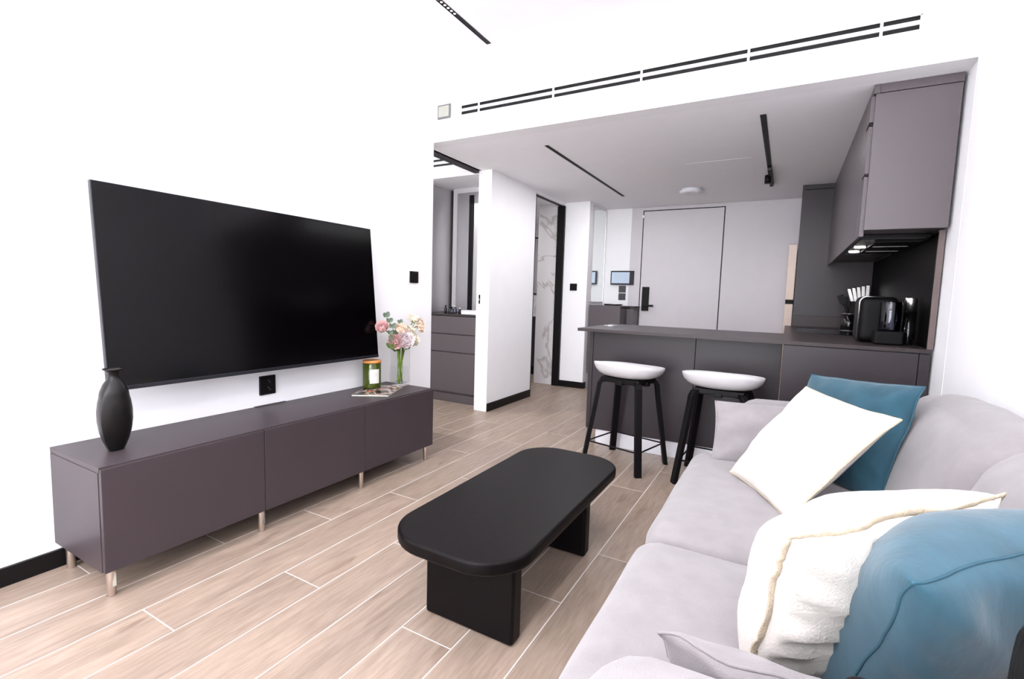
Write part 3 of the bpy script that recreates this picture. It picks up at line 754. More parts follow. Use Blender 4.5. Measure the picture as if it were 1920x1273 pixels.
def utensil(name, label, a, b, head):
    t = thing(name, label, 'utensil', a, 'black utensils in the holder')
    tubeo('shaft', [a, b], 0.006, 'black', t, 8)
    d = (V(b) - V(a)).normalized(); s = V((d.z, 0, -d.x)).normalized()
    bm = bmesh.new(); h = head
    P = [V(b) + d * x + s * w_ + V((0, y, 0)) for x, w_ in ((-0.01, -0.008), (0.02, -h), (0.085, -h * 0.9), (0.085, h * 0.9), (0.02, h), (-0.01, 0.008)) for y in (-0.004, 0.004)]
    vs = [bm.verts.new(p) for p in P]; F = vs[0::2]; B = vs[1::2]
    bm.faces.new(F); bm.faces.new(B[::-1])
    for i in range(6): bm.faces.new((F[i], B[i], B[(i + 1) % 6], F[(i + 1) % 6]))
    to_obj('head', bm, 'black', t)
utensil('spatula', 'black spatula leaning left in the utensil holder', (2.91, 4.235, 0.92), (2.833, 4.235, 1.115), 0.026)
utensil('ladle', 'black upright cooking spoon in the utensil holder', (2.90, 4.28, 0.92), (2.865, 4.29, 1.10), 0.018)
kb = thing('knife_block', 'black knife block behind the utensil holder', 'knife block', (2.95, 4.42, 0.893))
bm = bmesh.new(); bx(bm, 2.885, 3.03, 4.36, 4.50, 0.8935, 1.145, 0.008); to_obj('body', bm, 'black', kb)
for i in range(5):
    x = 2.905 + 0.026 * i; lean_ = -0.030 + 0.007 * i
    t = thing('kitchen_knife', ['leftmost steel-handled knife in the block', 'second steel-handled knife from the left in the block', 'middle steel-handled knife in the block', 'second steel-handled knife from the right in the block', 'rightmost steel-handled knife in the block'][i], 'knife', (x, 4.41, 1.145), 'steel-handled knives in the block')
    bm = bmesh.new(); rings = []
    for kk in range(6):
        f = kk / 5; zz = 1.1455 + f * (0.105 + 0.008 * i); ww = 0.0105 + 0.0012 * math.sin(f * PI)
        xx = x + lean_ * f
        rings.append([bm.verts.new((xx + ww * a, 4.41 + 0.012 * b, zz)) for a, b in ((-1, -1), (1, -1), (1, 1), (-1, 1))])
    for A, B in zip(rings[:-1], rings[1:]):
        for q in range(4): bm.faces.new((A[q], A[(q + 1) % 4], B[(q + 1) % 4], B[q]))
    bm.faces.new(rings[0][::-1]); bm.faces.new(rings[-1])
    to_obj('handle', bm, 'steel', t)
    box('end_cap', (x + lean_ - 0.011, x + lean_ + 0.011, 4.397, 4.423, 1.251 + 0.008 * i, 1.257 + 0.008 * i), 'black', t, 0.001)
# flush worktop socket cover
ps = thing('pop_up_socket', 'small metal socket disc set flush in the worktop corner', 'socket', (1.22, 2.99, 0.893))
cyl('cover', (1.222, 2.99), 0.055, 0.8932, 0.8965, 'steel', ps, 28)
cyl('button', (1.222, 2.99), 0.022, 0.8965, 0.8985, 'white_pl', ps, 20)

# ================================================================== ENTRY
mr = thing('wall_mirror', 'tall mirror panel on the entry side wall', 'mirror', (0.315, 5.19, 1.05))
box('glass', (0.314, 0.320, 4.965, 5.405, 1.062, 2.205), 'mirror', mr, 0.0005)
boxes('frame', [(0.3125, 0.322, 4.955, 4.965, 1.055, 2.212), (0.3125, 0.322, 5.405, 5.418, 1.055, 2.212), (0.3125, 0.322, 4.955, 5.418, 2.205, 2.212), (0.3125, 0.322, 4.955, 5.418, 1.055, 1.062)], 'steel', mr)
ec = thing('shoe_cabinet', 'grey wall-hung entry cabinet under the mirror', 'cabinet', (0.5, 5.15, 0.19))
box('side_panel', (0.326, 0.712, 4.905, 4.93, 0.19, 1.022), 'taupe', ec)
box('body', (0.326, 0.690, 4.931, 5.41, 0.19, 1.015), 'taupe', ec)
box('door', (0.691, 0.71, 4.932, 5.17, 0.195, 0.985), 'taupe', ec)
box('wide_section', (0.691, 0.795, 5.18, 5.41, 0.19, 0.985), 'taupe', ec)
box('top', (0.326, 0.808, 5.18, 5.42, 1.000, 1.018), 'worktop', ec)
tr = thing('tray', 'black shallow tray on the entry cabinet', 'tray', (0.58, 5.03, 1.022))
bm = bmesh.new(); rounded_slab(bm, 0.50, 0.67, 4.935, 5.12, 1.0225, 1.030, 0.03, 0.002); to_obj('base', bm, 'black', tr)
bm = bmesh.new(); tube(bm, [(0.50, 4.935, 1.034), (0.67, 4.935, 1.034), (0.67, 5.12, 1.034), (0.50, 5.12, 1.034)], 0.006, 8, True); to_obj('rim', bm, 'black', tr, True)
ic = thing('intercom', 'wall-mounted intercom with bluish screen beside the entrance door', 'intercom', (0.565, YF - 0.01, 1.28))
box('housing', (0.416, 0.716, YF - 0.042, YF - 0.017, 1.283, 1.460), 'bezel', ic, 0.004)
box('screen', (0.432, 0.662, YF - 0.0435, YF - 0.042, 1.302, 1.443), 'lcd', ic, 0.0003)
box('wall_plate', (0.43, 0.647, YF - 0.017, YF, 1.30, 1.44), 'white_pl', ic, 0)
def plate(name, label, b, m, n_axis, dots=()):
    t = thing(name, label, 'switch' if 'switch' in name else 'socket', ((b[0] + b[1]) / 2, (b[2] + b[3]) / 2, b[4]))
    box('plate', b, m, t, 0.003, 3)
    for d in dots: box('pin_hole', d, 'steel', t, 0)
    return t
for i, (z0, lab) in enumerate(((1.186, 'upper charcoal switch plate under the intercom'), (1.090, 'lower charcoal switch plate under the intercom'))):
    t = plate('light_switch', lab, (0.520, 0.612, YF - 0.010, YF, z0, z0 + 0.086), 'switch', 'y')
    box('rocker', (0.530, 0.602, YF - 0.014, YF - 0.010, z0 + 0.01, z0 + 0.076), 'switch', t, 0.002)
t = plate('light_switch', 'black square light switch on the wall beside the bathroom door', (0.098, 0.188, 4.820, 4.83, 1.188, 1.272), 'black', 'y')
box('rocker', (0.108, 0.178, 4.816, 4.820, 1.198, 1.262), 'black', t, 0.002)
t = plate('light_switch', 'black light switch on the white wall right of the television', (0.0, 0.012, 2.030, 2.118, 1.178, 1.262), 'black', 'x')
box('rocker', (0.012, 0.017, 2.040, 2.108, 1.188, 1.252), 'black', t, 0.002)
t = plate('wall_socket', 'black power socket below the television', (0.0, 0.014, 0.851, 0.941, 0.538, 0.640), 'black', 'x',
          [(0.014, 0.0152, 0.895, 0.899, 0.614, 0.618), (0.014, 0.0152, 0.903, 0.909, 0.604, 0.607), (0.014, 0.0152, 0.895, 0.899, 0.574, 0.578), (0.014, 0.0152, 0.903, 0.909, 0.563, 0.566)])
fp = thing('sliding_door_latch', 'small black latch plate on the corridor wall end', 'latch', (-0.10, 3.13, 1.02))
box('plate', (-0.112, -0.096, 3.126, 3.13, 1.02, 1.105), 'black', fp, 0.001)
box('bolt', (-0.107, -0.101, 3.124, 3.126, 1.05, 1.07), 'steel', fp, 0)

# ================================================================== CEILING AND BULKHEAD FITTINGS
av = thing('air_vent', 'long white twin-slot air diffuser on the bulkhead', 'vent', (1.55, YB, 2.406))
box('recess', (VX0 - 0.006, VX1 + 0.006, YB + 0.007, YB + 0.115, 2.4062, 2.4728), 'black_gap', av, 0)
box('blade', (VX0 - 0.006, VX1 + 0.006, YB - 0.002, YB + 0.0065, 2.430, 2.449), 'wall', av, 0.001)
for x in (0.399, 0.982, 1.56, 2.139, 2.718): box('divider', (x - 0.006, x + 0.006, YB - 0.0026, YB + 0.0065, 2.4065, 2.4725), 'wall', av, 0.0008)
boxes('rim', [(VX0 - 0.008, VX1 + 0.008, YB - 0.003, YB, 2.470, 2.4745), (VX0 - 0.008, VX1 + 0.008, YB - 0.003, YB, 2.4035, 2.4063), (VX0 - 0.008, VX0, YB - 0.003, YB, 2.4045, 2.4745), (VX1, VX1 + 0.008, YB - 0.003, YB, 2.4045, 2.4745)], 'wall', av)
sn = thing('control_panel', 'small square cream panel with grey edge on the bulkhead', 'panel', (0.096, YB, 2.40))
box('backplate', (0.036, 0.156, YB - 0.008, YB, 2.400, 2.502), 'grey_pl', sn, 0.002)
box('cover', (0.049, 0.143, YB - 0.013, YB - 0.008, 2.412, 2.490), 'cream_pl', sn, 0.002)
def track(label, x, y0, y1, z, lens=None, power=0, hw=0.0145, lens_m='led_soft'):
    t = thing('track_light', label, 'light', (x, (y0 + y1) / 2, z), 'recessed black ceiling light tracks')
    boxes('housing', [(x - hw, x - hw + 0.003, y0, y1, z - 0.003, z + 0.001), (x + hw - 0.003, x + hw, y0, y1, z - 0.003, z + 0.001), (x - hw + 0.003, x + hw - 0.003, y0, y1, z - 0.001, z + 0.001),
                      (x - hw, x + hw, y0, y0 + 0.003, z - 0.003, z + 0.001), (x - hw, x + hw, y1 - 0.003, y1, z - 0.003, z + 0.001)], 'black', t)
    if lens:
        n = int((lens[1] - lens[0]) / 0.03)
        bm = bmesh.new()
        for i in range(n):
            y = lens[0] + (i + 0.5) * (lens[1] - lens[0]) / n
            lathe(bm, [(0.006, -0.0022), (0.0075, -0.001)], (x, y, z), 8)
        to_obj('lens_row', bm, lens_m, t)
    if power:
        a = area('track_lamp', (x, (lens[0] + lens[1]) / 2, z - 0.006), (0, 0, 0), 0.02, lens[1] - lens[0], power, (0.98, 0.97, 1.0))
    return t
track('recessed ceiling light track with small lamps above the television', 0.68, -0.35, 1.966, ZL, (-0.3, 1.62), TRK_W)
track('unseen recessed ceiling light track assumed on the sofa side of the living ceiling', 2.36, -0.35, 1.80, ZL, (-0.3, 1.62), TRK_W)  # out-of-view track and lamp, assumed to mirror the television one
track('recessed black light track on the kitchen ceiling toward the corridor', 0.753, 2.686, 4.678, ZC, (2.8, 4.6), KFILL_W, lens_m='black')  # track itself is unlit; its lamp is added fill for the corridor
tk = track('recessed black light track on the kitchen ceiling with a spotlight', 2.209, 2.66, 4.645, ZC, (2.8, 3.9), KFILL_W * 0.2, hw=0.017, lens_m='black')  # unlit track as well, with a weak lamp added as kitchen fill
cyl('spotlight', (2.19, 4.25), 0.026, 2.168, ZC - 0.003, 'black', tk, 20)
boxes('driver', [(2.195, 2.223, 3.95, 4.62, ZC - 0.026, ZC - 0.0032)], 'black', tk)
sd = thing('ceiling_detector', 'round white detector on the kitchen ceiling in front of the door', 'detector', (1.483, 4.596, 2.2))
latheo('body', [(0.070, 2.196), (0.095, 2.199), (0.112, 2.212), (0.114, 2.222)], (1.483, 4.596, 0), 'white_pl', sd, 36)
latheo('mount', [(0.098, 2.222), (0.098, ZC)], (1.483, 4.596, 0), 'white_pl', sd, 36)
cyl('indicator', (1.47, 4.53), 0.005, 2.1945, 2.199, 'black', sd, 10)

# ================================================================== BEDROOM AND BATHROOM THINGS
dr = thing('dresser', 'grey dresser with drawers seen through the bedroom opening', 'dresser', (-0.53, 3.5, 0))
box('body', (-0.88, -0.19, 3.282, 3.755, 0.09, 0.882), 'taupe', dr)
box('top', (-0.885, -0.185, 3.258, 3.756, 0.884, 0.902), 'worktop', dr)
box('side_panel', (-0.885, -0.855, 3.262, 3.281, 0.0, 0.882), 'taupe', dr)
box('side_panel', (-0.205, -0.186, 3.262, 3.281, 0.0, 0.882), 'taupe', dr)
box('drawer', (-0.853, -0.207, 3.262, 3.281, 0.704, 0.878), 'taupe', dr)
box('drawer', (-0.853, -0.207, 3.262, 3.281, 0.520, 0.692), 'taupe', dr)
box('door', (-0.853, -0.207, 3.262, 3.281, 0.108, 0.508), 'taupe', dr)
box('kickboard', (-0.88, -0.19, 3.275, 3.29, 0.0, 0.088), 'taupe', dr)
wp = thing('wardrobe_panel', 'satin metal panel on the bedroom niche side wall', 'panel', (-0.89, 3.5, 0.91))
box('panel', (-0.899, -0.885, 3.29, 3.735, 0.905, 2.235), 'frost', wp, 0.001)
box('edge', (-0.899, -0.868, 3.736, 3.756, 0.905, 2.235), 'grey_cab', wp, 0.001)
bmr = thing('dressing_mirror', 'white-framed dressing mirror above the bedroom dresser', 'mirror', (-0.5, 3.74, 0.91))
boxes('frame', [(-0.862, -0.815, 3.722, 3.758, 0.905, 2.249), (-0.19, -0.15, 3.722, 3.758, 0.905, 2.249), (-0.815, -0.19, 3.722, 3.758, 2.20, 2.249)], 'wall', bmr)
box('glass', (-0.815, -0.19, 3.738, 3.756, 0.905, 2.20), 'frost', bmr, 0)
box('dark_strip', (-0.655, -0.60, 3.728, 3.7375, 0.905, 2.17), 'black', bmr, 0.001)  # plain dark upright strip on the mirror glass
def bottle(label, x, y, r_, h, m='smoke_glass', cap='black'):
    t = thing('bottle', label, 'bottle', (x, y, 0.902), 'small bottles on the bedroom dresser')
    latheo('body', [(r_ * 0.9, 0.0), (r_, 0.003), (r_, h * 0.6), (r_ * 0.45, h * 0.72), (r_ * 0.42, h * 0.76)], (x, y, 0.9025), m, t, 16)
    latheo('cap', [(r_ * 0.5, h * 0.762), (r_ * 0.5, h)], (x, y, 0.9025), cap, t, 12)
bottle('dark slender bottle at the left of the dresser top', -0.655, 3.34, 0.014, 0.085, 'gloss_black')
bottle('stout smoky perfume bottle on the dresser top', -0.60, 3.36, 0.030, 0.070)
bottle('tall clear perfume bottle with steel cap on the dresser top', -0.545, 3.35, 0.020, 0.085, 'smoke_glass', 'steel')
bottle('small dark perfume bottle next to the tall one', -0.50, 3.38, 0.020, 0.06, 'gloss_black', 'steel')
tb = thing('cosmetics_box', 'low white box at the right of the dresser top', 'box', (-0.33, 3.38, 0.902))
box('body', (-0.44, -0.21, 3.31, 3.45, 0.9025, 0.935), 'white_pl', tb, 0.003)
box('lid', (-0.442, -0.208, 3.308, 3.452, 0.9355, 0.943), 'white_pl', tb, 0.002)
vn = thing('vanity_unit', 'dark bathroom vanity glimpsed past the marble wall', 'vanity', (-0.85, 5.8, 0))
box('cabinet', (-1.3, -0.42, 5.40, 6.19, 0.12, 0.82), 'grey_cab', vn)
box('top', (-1.32, -0.40, 5.38, 6.195, 0.822, 0.85), 'marble', vn)
box('kickboard', (-1.28, -0.44, 5.42, 6.19, 0.0, 0.12), 'black', vn)
tp = thing('basin_tap', 'black tap standing on the bathroom vanity', 'tap', (-0.62, 5.5, 0.85))
tubeo('spout', [(-0.62, 5.52, 0.8505), (-0.62, 5.52, 1.08), (-0.62, 5.46, 1.12), (-0.62, 5.40, 1.10)], 0.018, 'black', tp, 12)
cyl('base', (-0.62, 5.52), 0.035, 0.8502, 0.87, 'black', tp, 18)
bmc = thing('bathroom_mirror', 'dark bathroom mirror above the vanity', 'mirror', (-0.8, 6.19, 1.2))
box('glass', (-1.25, -0.42, 6.185, 6.198, 1.15, 2.0), 'frost', bmc, 0.001)
boxes('frame', [(-1.27, -1.25, 6.18, 6.199, 1.13, 2.02), (-0.42, -0.40, 6.18, 6.199, 1.13, 2.02), (-1.25, -0.42, 6.18, 6.199, 2.0, 2.02), (-1.25, -0.42, 6.18, 6.199, 1.13, 1.15)], 'black', bmc)
# unseen bedroom and bathroom ceiling lamps, added to brighten those rooms
def puck(label, x, y, z, power):
    t = thing('added_ceiling_lamp', label, 'light', (x, y, z))
    cyl('body', (x, y), 0.11, z - 0.02, z, 'white_pl', t, 28)
    cyl('diffuser', (x, y), 0.095, z - 0.026, z - 0.0202, 'led_soft', t, 28)
    d = bpy.data.lights.new('added_lamp_light', 'AREA'); d.shape = 'DISK'; d.size = 0.18; d.energy = power
    o = bpy.data.objects.new('added_lamp_light', d); COL.objects.link(o); o.location = (x, y, z - 0.03)
puck('unseen round lamp added to light the bedroom', -1.5, 2.2, ZL, 45)
puck('unseen round lamp added to light the bathroom', -1.0, 4.7, ZC, 12)

# ================================================================== SMALL THINGS ON THE STAND
# black lens-section vase
bv = thing('black_vase', 'tall black oval vase with flared lip on the console', 'vase', (0.225, 0.125, 0.48))
def lens(a):
    # pointed-oval section, crease on the +-x axis
    return 1.0 / (abs(math.cos(a)) + 0.0 + 1e-9) if False else 1.0
bm = bmesh.new(); n = 48; prof = []
H0 = 0.272
for i in range(27):
    f = i / 26
    tab = [(0, .046), (.06, .060), (.15, .078), (.28, .094), (.42, .103), (.56, .103), (.70, .094), (.82, .076), (.91, .053), (.97, .032), (1.0, .021)]
    for (fa, ra), (fb_, rb) in zip(tab[:-1], tab[1:]):
        if fa <= f <= fb_ + 1e-9:
            q_ = (f - fa) / (fb_ - fa); r_ = ra + (rb - ra) * q_
    prof.append((r_ * (0.83 if f < 0.9 else 0.83 + 0.17 * (f - 0.9) / 0.1), f * H0))
prof += [(0.019, H0 + 0.008), (0.020, H0 + 0.018), (0.030, H0 + 0.030), (0.038, H0 + 0.035), (0.038, H0 + 0.038), (0.030, H0 + 0.036), (0.016, H0 + 0.02), (0.012, H0)]
rings = []; ROT = math.radians(-54)
for i, (r_, z) in enumerate(prof):
    k = max(0.0, min(1.0, (H0 - z) / 0.07)) if i < 27 else 0.0
    ring = []
    for j in range(n):
        a = 2 * PI * j / n
        c, s = math.cos(a), math.sin(a)
        lx, ly = 0.86 * c, 0.62 * math.copysign(abs(s) ** 1.75, s)
        x = c * 0.85 * (1 - k) + lx * k; y = s * 0.85 * (1 - k) + ly * k
        x *= r_ ; y *= r_
        ring.append(bm.verts.new((0.225 + x * math.cos(ROT) - y * math.sin(ROT), 0.125 + x * math.sin(ROT) + y * math.cos(ROT), 0.4805 + z)))
    rings.append(ring)
for A, B in zip(rings[:-1], rings[1:]):
    for j in range(n): bm.faces.new((A[j], A[(j + 1) % n], B[(j + 1) % n], B[j]))
bm.faces.new(rings[0][::-1]); bm.faces.new(rings[-1])
to_obj('body', bm, 'vase', bv, True)
# magazine
mg = thing('magazine', 'glossy dark-covered magazine lying on the console', 'magazine', (0.2, 1.52, 0.48))
Q = [V((0.184, 1.316, 0)), V((0.365, 1.436, 0)), V((0.229, 1.719, 0)), V((0.040, 1.605, 0))]
def quad(name, Q, z0, z1, m, parent, inset=0.0):
    c = sum(Q, V((0, 0, 0))) / 4; bm = bmesh.new()
    P = [c + (q - c) * (1 - inset) for q in Q]
    lo = [bm.verts.new((p.x, p.y, z0)) for p in P]; hi = [bm.verts.new((p.x, p.y, z1)) for p in P]
    bm.faces.new(lo[::-1]); bm.faces.new(hi)
    for i in range(4): bm.faces.new((lo[i], lo[(i + 1) % 4], hi[(i + 1) % 4], hi[i]))
    return to_obj(name, bm, m, parent)
quad('pages', Q, 0.4803, 0.4870, 'paper', mg, 0.01)
quad('cover', Q, 0.4871, 0.4878, 'cover', mg)
# candle
cd = thing('candle', 'olive green glass candle with wooden lid on the magazine', 'candle', (0.105, 1.55, 0.488))
CX, CY, CZ = 0.112, 1.553, 0.4880
bm = bmesh.new()
lathe(bm, [(0.048, 0.0), (0.056, 0.004), (0.057, 0.012), (0.057, 0.160), (0.055, 0.162), (0.0525, 0.160), (0.0525, 0.014), (0.045, 0.010)], (CX, CY, CZ), 36)
to_obj('jar', bm, 'green_gl', cd, True)
cyl('wax', (CX, CY), 0.052, CZ + 0.0125, CZ + 0.125, 'wax', cd, 32)
latheo('lid', [(0.054, 0.1622), (0.0585, 0.1635), (0.0585, 0.176), (0.056, 0.179)], (CX, CY, CZ), 'cork', cd, 36)
bm = bmesh.new()
a0 = math.radians(-58); R = []
for i in range(13):
    a = a0 + math.radians(62) * i / 12
    R.append([bm.verts.new((CX + rr * math.cos(a), CY + rr * math.sin(a), CZ + z)) for rr, z in ((0.0574, 0.035), (0.0574, 0.125), (0.0580, 0.125), (0.0580, 0.035))])
for A, B in zip(R[:-1], R[1:]):
    for k in range(4): bm.faces.new((A[k], A[(k + 1) % 4], B[(k + 1) % 4], B[k]))
bm.faces.new(R[0]); bm.faces.new(R[-1][::-1])
to_obj('label', bm, 'paper', cd)
bm = bmesh.new()
for i in range(3):
    z = CZ + 0.102 - 0.009 * i; w_ = (0.34, 0.24, 0.28)[i]
    ac = a0 + math.radians(31)
    P = [(CX + 0.0583 * math.cos(ac + w_ * t), CY + 0.0583 * math.sin(ac + w_ * t), z) for t in (-1, -0.5, 0, 0.5, 1)]
    tube(bm, P, 0.0006, 4)
to_obj('print_lines', bm, 'grey_pl', cd)
# glass vase with flowers
GX, GY = 0.165, 1.755
gv = thing('glass_vase', 'tall square clear glass vase holding flowers', 'vase', (GX, GY, 0.48))
bm = bmesh.new(); bx(bm, GX - 0.048, GX + 0.048, GY - 0.048, GY + 0.048, 0.4805, 0.722, 0.004)
for f in list(bm.faces):
    if f.normal.z > 0.9 and f.calc_area() > 0.002: bm.faces.remove(f)
bx(bm, GX - 0.042, GX + 0.042, GY - 0.042, GY + 0.042, 0.498, 0.721, 0.003)
for f in list(bm.faces):
    if f.normal.z > 0.9 and f.calc_area() > 0.002 and f.calc_center_median().z > 0.6: bm.faces.remove(f)
to_obj('glass', bm, 'glass', gv)
box('water', (GX - 0.0415, GX + 0.0415, GY - 0.0415, GY + 0.0415, 0.4985, 0.605), 'water', gv, 0)
def petal(bm, c, d, up_, L, Wd, cup, n=5):
    d = d.normalized(); s = d.cross(up_).normalized(); nn = s.cross(d)
    rows = []
    for i in range(n):
        f = i / (n - 1); w_ = Wd * math.sin(PI * (0.12 + 0.80 * f)) ** 0.7
        row = []
        for j in (-1, -0.5, 0, 0.5, 1):
            p = c + d * L * f + s * w_ * j + nn * (cup * (j * j) * L * 0.6 + cup * L * f * f * 0.8) + nn * 0.0015 * noise.noise((c + d * f * L + s * j * w_) * 160)
            row.append(p)
        rows.append(row)
    th = nn * 0.0005
    for off, flip in ((th, False), (-th, True)):
        vs = [[bm.verts.new(p + off) for p in row] for row in rows]
        for i in range(n - 1):
            for j in range(4):
                q = (vs[i][j], vs[i + 1][j], vs[i + 1][j + 1], vs[i][j + 1])
                bm.faces.new(q[::-1] if flip else q)
def leaf(bm, c, d, L, Wd, tilt=0.3):
    petal(bm, V(c), V(d), V((random.uniform(-.3, .3), random.uniform(-.3, .3), 1)), L, Wd, 0.15)
def flower(label, head, R, m, face=(0.8, -0.5, 0.35), layers=5, open_=1.0, center=None, leaves=0, base=None):
    head = V(head); fz = V(face).normalized()
    t = thing('cut_flower', label, 'flower', (head.x * 0.15 + GX * 0.85, head.y * 0.15 + GY * 0.85, 0.50), 'flowers in the square glass vase')
    a = fz.orthogonal().normalized(); b = fz.cross(a)
    bm = bmesh.new()
    for ly in range(layers):
        f = (ly + 1) / layers
        cnt = 5 + ly * 2
        for k in range(cnt):
            an = 2 * PI * (k + 0.5 * (ly % 2)) / cnt + random.uniform(-.15, .15)
            rad = a * math.cos(an) + b * math.sin(an)
            el = (1.25 - 1.15 * f * open_)
            d = rad * math.cos(el) + fz * math.sin(el)
            petal(bm, head - fz * R * 0.45 + rad * R * 0.08 * f, d, fz, R * (0.70 + 0.38 * f), R * (0.34 + 0.16 * f), 0.55 * random.uniform(.8, 1.2))
    to_obj('bloom', bm, m, t, True)
    bm = bmesh.new(); bmesh.ops.create_icosphere(bm, subdivisions=2, radius=R * 0.34, matrix=Matrix.Translation(head - fz * R * 0.10)); to_obj('heart', bm, center or m, t, True)
    # stem bends through the vase mouth down to the vase foot
    mx, my = GX + max(-0.03, min(0.03, (head.x - GX) * 0.35)), GY + max(-0.03, min(0.03, (head.y - GY) * 0.30))
    bx_, by_ = base or (GX - (mx - GX) * 0.6 + random.uniform(-.012, .012), GY - (my - GY) * 0.6 + random.uniform(-.012, .012))
    pts = []
    P0, P1, P2 = V((bx_, by_, 0.503)), V((mx, my, 0.722)), head - fz * R * 0.45
    for i in range(7): pts.append(P0.lerp(P1, i / 6))
    ctl = P1 + (P1 - P0).normalized() * (P2 - P1).length * 0.55
    for i in range(1, 9):
        f = i / 8; pts.append(P1 * (1 - f) ** 2 + ctl * 2 * f * (1 - f) + P2 * f * f)
    st_ = tubeo('stem', pts, 0.0034, 'stem', t, 7)
    bm = bmesh.new()
    for k in range(5):
        an = 2 * PI * k / 5; petal(bm, P2 - fz * 0.003, (a * math.cos(an) + b * math.sin(an)) + fz * 0.4, fz, R * 0.42, R * 0.14, 0.3)
    to_obj('sepals', bm, 'leaf_green', t, True)
    if leaves:
        bm = bmesh.new()
        for k in range(leaves):
            p = pts[8 + (k * 2) % 5]; leaf(bm, p, (random.uniform(-.2, .9), random.choice((-1, 1)), random.uniform(-.2, .6)), 0.05, 0.014)
        to_obj('leaves', bm, 'leaf_green', t, True)
X0 = 0.165
flower('deep pink rose at the left of the vase nearest the television', (X0 + .01, 1.580, 0.878), 0.047, 'p_pink', (0.45, -0.75, 0.5), open_=0.8)
flower('open blush peony in the middle of the bouquet', (X0 + .06, 1.735, 0.792), 0.055, 'p_blush', (0.85, -0.45, 0.3), 6, 1.0, 'p_yellow', 2)
flower('pink peony low at the left of the blush one', (X0 + .03, 1.682, 0.782), 0.050, 'p_pink', (0.6, -0.7, 0.1), 5, 0.9)
flower('peach rose above the blush peony', (X0 + .02, 1.735, 0.852), 0.048, 'p_peach', (0.55, -0.3, 0.75), 5, 0.75, None, 2)
flower('cream ruffled bloom at the right of the blush peony', (X0 + .03, 1.845, 0.790), 0.050, 'p_cream', (0.8, 0.2, 0.3), 6, 0.95)
flower('cream bloom above and behind the ruffled one', (X0, 1.830, 0.842), 0.046, 'p_cream', (0.6, -0.1, 0.7), 5, 0.85, None, 2)
flower('peach and yellow open flower farthest right in the vase', (X0 + .01, 1.945, 0.878), 0.046, 'p_peach', (0.85, 0.25, 0.2), 4, 1.1, 'p_yellow')
flower('white open flower at the upper right of the bouquet', (X0 - .01, 1.905, 0.918), 0.044, 'p_cream', (0.5, -0.1, 0.8), 4, 1.0, 'p_yellow', 2)
def sprig(label, pts, m, L, Wd, n, name='foliage_sprig'):
    t = thing(name, label, 'foliage', pts[0], 'foliage sprigs in the square glass vase')
    P = [V(q) for q in pts]; S = []
    for i in range(len(P) - 1):
        for k in range(5): S.append(P[i].lerp(P[i + 1], k / 5))
    S.append(P[-1])
    tubeo('stem', S, 0.0024, 'stem', t, 6)
    for k in range(n):
        f = 0.52 + 0.48 * k / max(1, n - 1); q = S[min(len(S) - 1, int(f * (len(S) - 1)))]
        for sgn in (-1, 1):
            bm = bmesh.new(); an = random.uniform(-0.6, 0.6)
            petal(bm, q, V((0.3 * math.sin(an), sgn, 0.35 + 0.3 * random.random())), V((1, 0.1 * sgn, 0.25)), L * random.uniform(.85, 1.15), Wd * random.uniform(.85, 1.1), 0.12)
            to_obj('leaf', bm, m, t, True)
sprig('grey-green eucalyptus sprig rising at the upper left of the bouquet', [(GX + .01, GY + .015, 0.503), (GX, GY - .02, 0.722), (X0, 1.69, 0.86), (X0 - .01, 1.63, 0.952)], 'euca', 0.034, 0.017, 5)
sprig('short eucalyptus sprig at the top middle of the bouquet', [(GX - .01, GY - .015, 0.503), (GX, GY, 0.722), (X0 - .01, 1.745, 0.83), (X0, 1.752, 0.905)], 'euca', 0.032, 0.015, 4)
sprig('eucalyptus sprig below the deep pink rose', [(GX + .015, GY - .01, 0.503), (GX + .01, GY - .03, 0.722), (X0 + .02, 1.66, 0.79), (X0 + .02, 1.635, 0.84)], 'euca', 0.030, 0.014, 4)
sprig('fresh green leafy sprig low at the left of the vase mouth', [(GX - .02, GY + .01, 0.503), (GX + .01, GY - .035, 0.715), (X0 + .03, 1.665, 0.735), (X0 + .035, 1.635, 0.748)], 'leaf_green', 0.048, 0.016, 3)
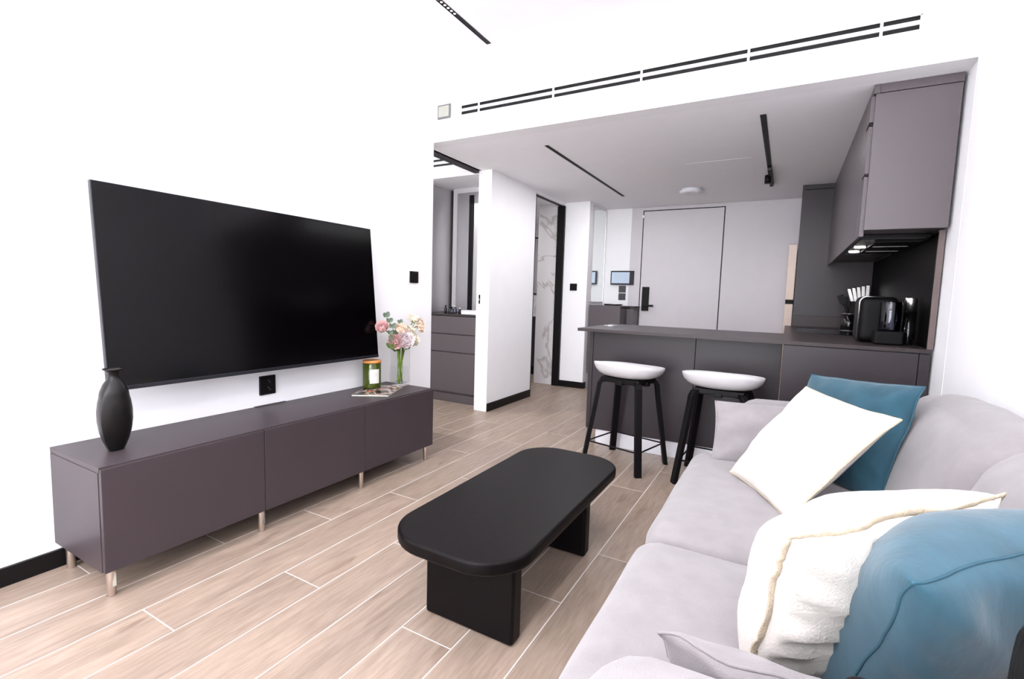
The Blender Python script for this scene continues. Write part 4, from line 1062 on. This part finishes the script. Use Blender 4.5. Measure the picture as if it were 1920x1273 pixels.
sprig('green leafy sprig low at the right of the vase mouth', [(GX, GY - .02, 0.503), (GX + .01, GY + .035, 0.715), (X0 + .03, 1.835, 0.742), (X0 + .02, 1.865, 0.755)], 'leaf_green', 0.036, 0.013, 3)
sprig('leafy sprig beside the white flower at upper right', [(GX + .02, GY, 0.503), (GX, GY + .025, 0.722), (X0, 1.86, 0.83), (X0 + .01, 1.89, 0.90)], 'leaf_green', 0.030, 0.010, 3)

# small things at the near end of the sofa
pu = thing('pouch', 'small black pouch with orange edge on the near sofa arm', 'pouch', (2.51, -0.13, 0.63))
soft('body', (2.546, -0.145, 0.668), (0.10, 0.14, 0.060), 0.018, 'bag', pu, n=8)
bm = bmesh.new(); tube(bm, [(2.4955, -0.20, 0.680), (2.4955, -0.085, 0.680), (2.505, -0.0745, 0.680), (2.59, -0.0745, 0.680)], 0.0014, 6); to_obj('edge', bm, 'orange', pu, True)

# ---------- unseen uplighter added behind the camera for fill bounced off the ceiling
ul = thing('added_uplighter', 'unseen black uplighter added behind the camera as fill light', 'lamp', (1.7, -1.9, 0))
latheo('base', [(0.15, 0.0), (0.15, 0.015), (0.02, 0.03)], (1.7, -1.9, 0), 'black', ul, 32)
cyl('pole', (1.7, -1.9), 0.014, 0.028, 1.70, 'black', ul, 16)
latheo('shade', [(0.03, 1.70), (0.20, 1.80), (0.205, 1.80), (0.19, 1.79), (0.03, 1.705)], (1.7, -1.9, 0), 'black', ul, 36)
d = bpy.data.lights.new('added_uplight', 'AREA'); d.shape = 'DISK'; d.size = 0.30; d.energy = UP_W; d.color = (0.965, 0.965, 1.0)
o = bpy.data.objects.new('added_uplight', d); COL.objects.link(o); o.location = (1.7, -1.9, 1.82); o.rotation_euler = (PI, 0, 0)

bg = thing('handbag', 'black leather bag at the near sofa arm, bottom right of the picture', 'bag', (2.82, -0.17, 0.63))
soft('body', (2.785, -0.165, 0.730), (0.31, 0.19, 0.185), 0.03, 'bag', bg, puff=(0.01, 0.01, 0.0), n=10)
tubeo('strap', [(2.80, -0.20, 0.81), (2.82, -0.20, 0.85), (2.86, -0.20, 0.865), (2.90, -0.20, 0.85), (2.915, -0.20, 0.81)], 0.008, 'bag', bg, 8)
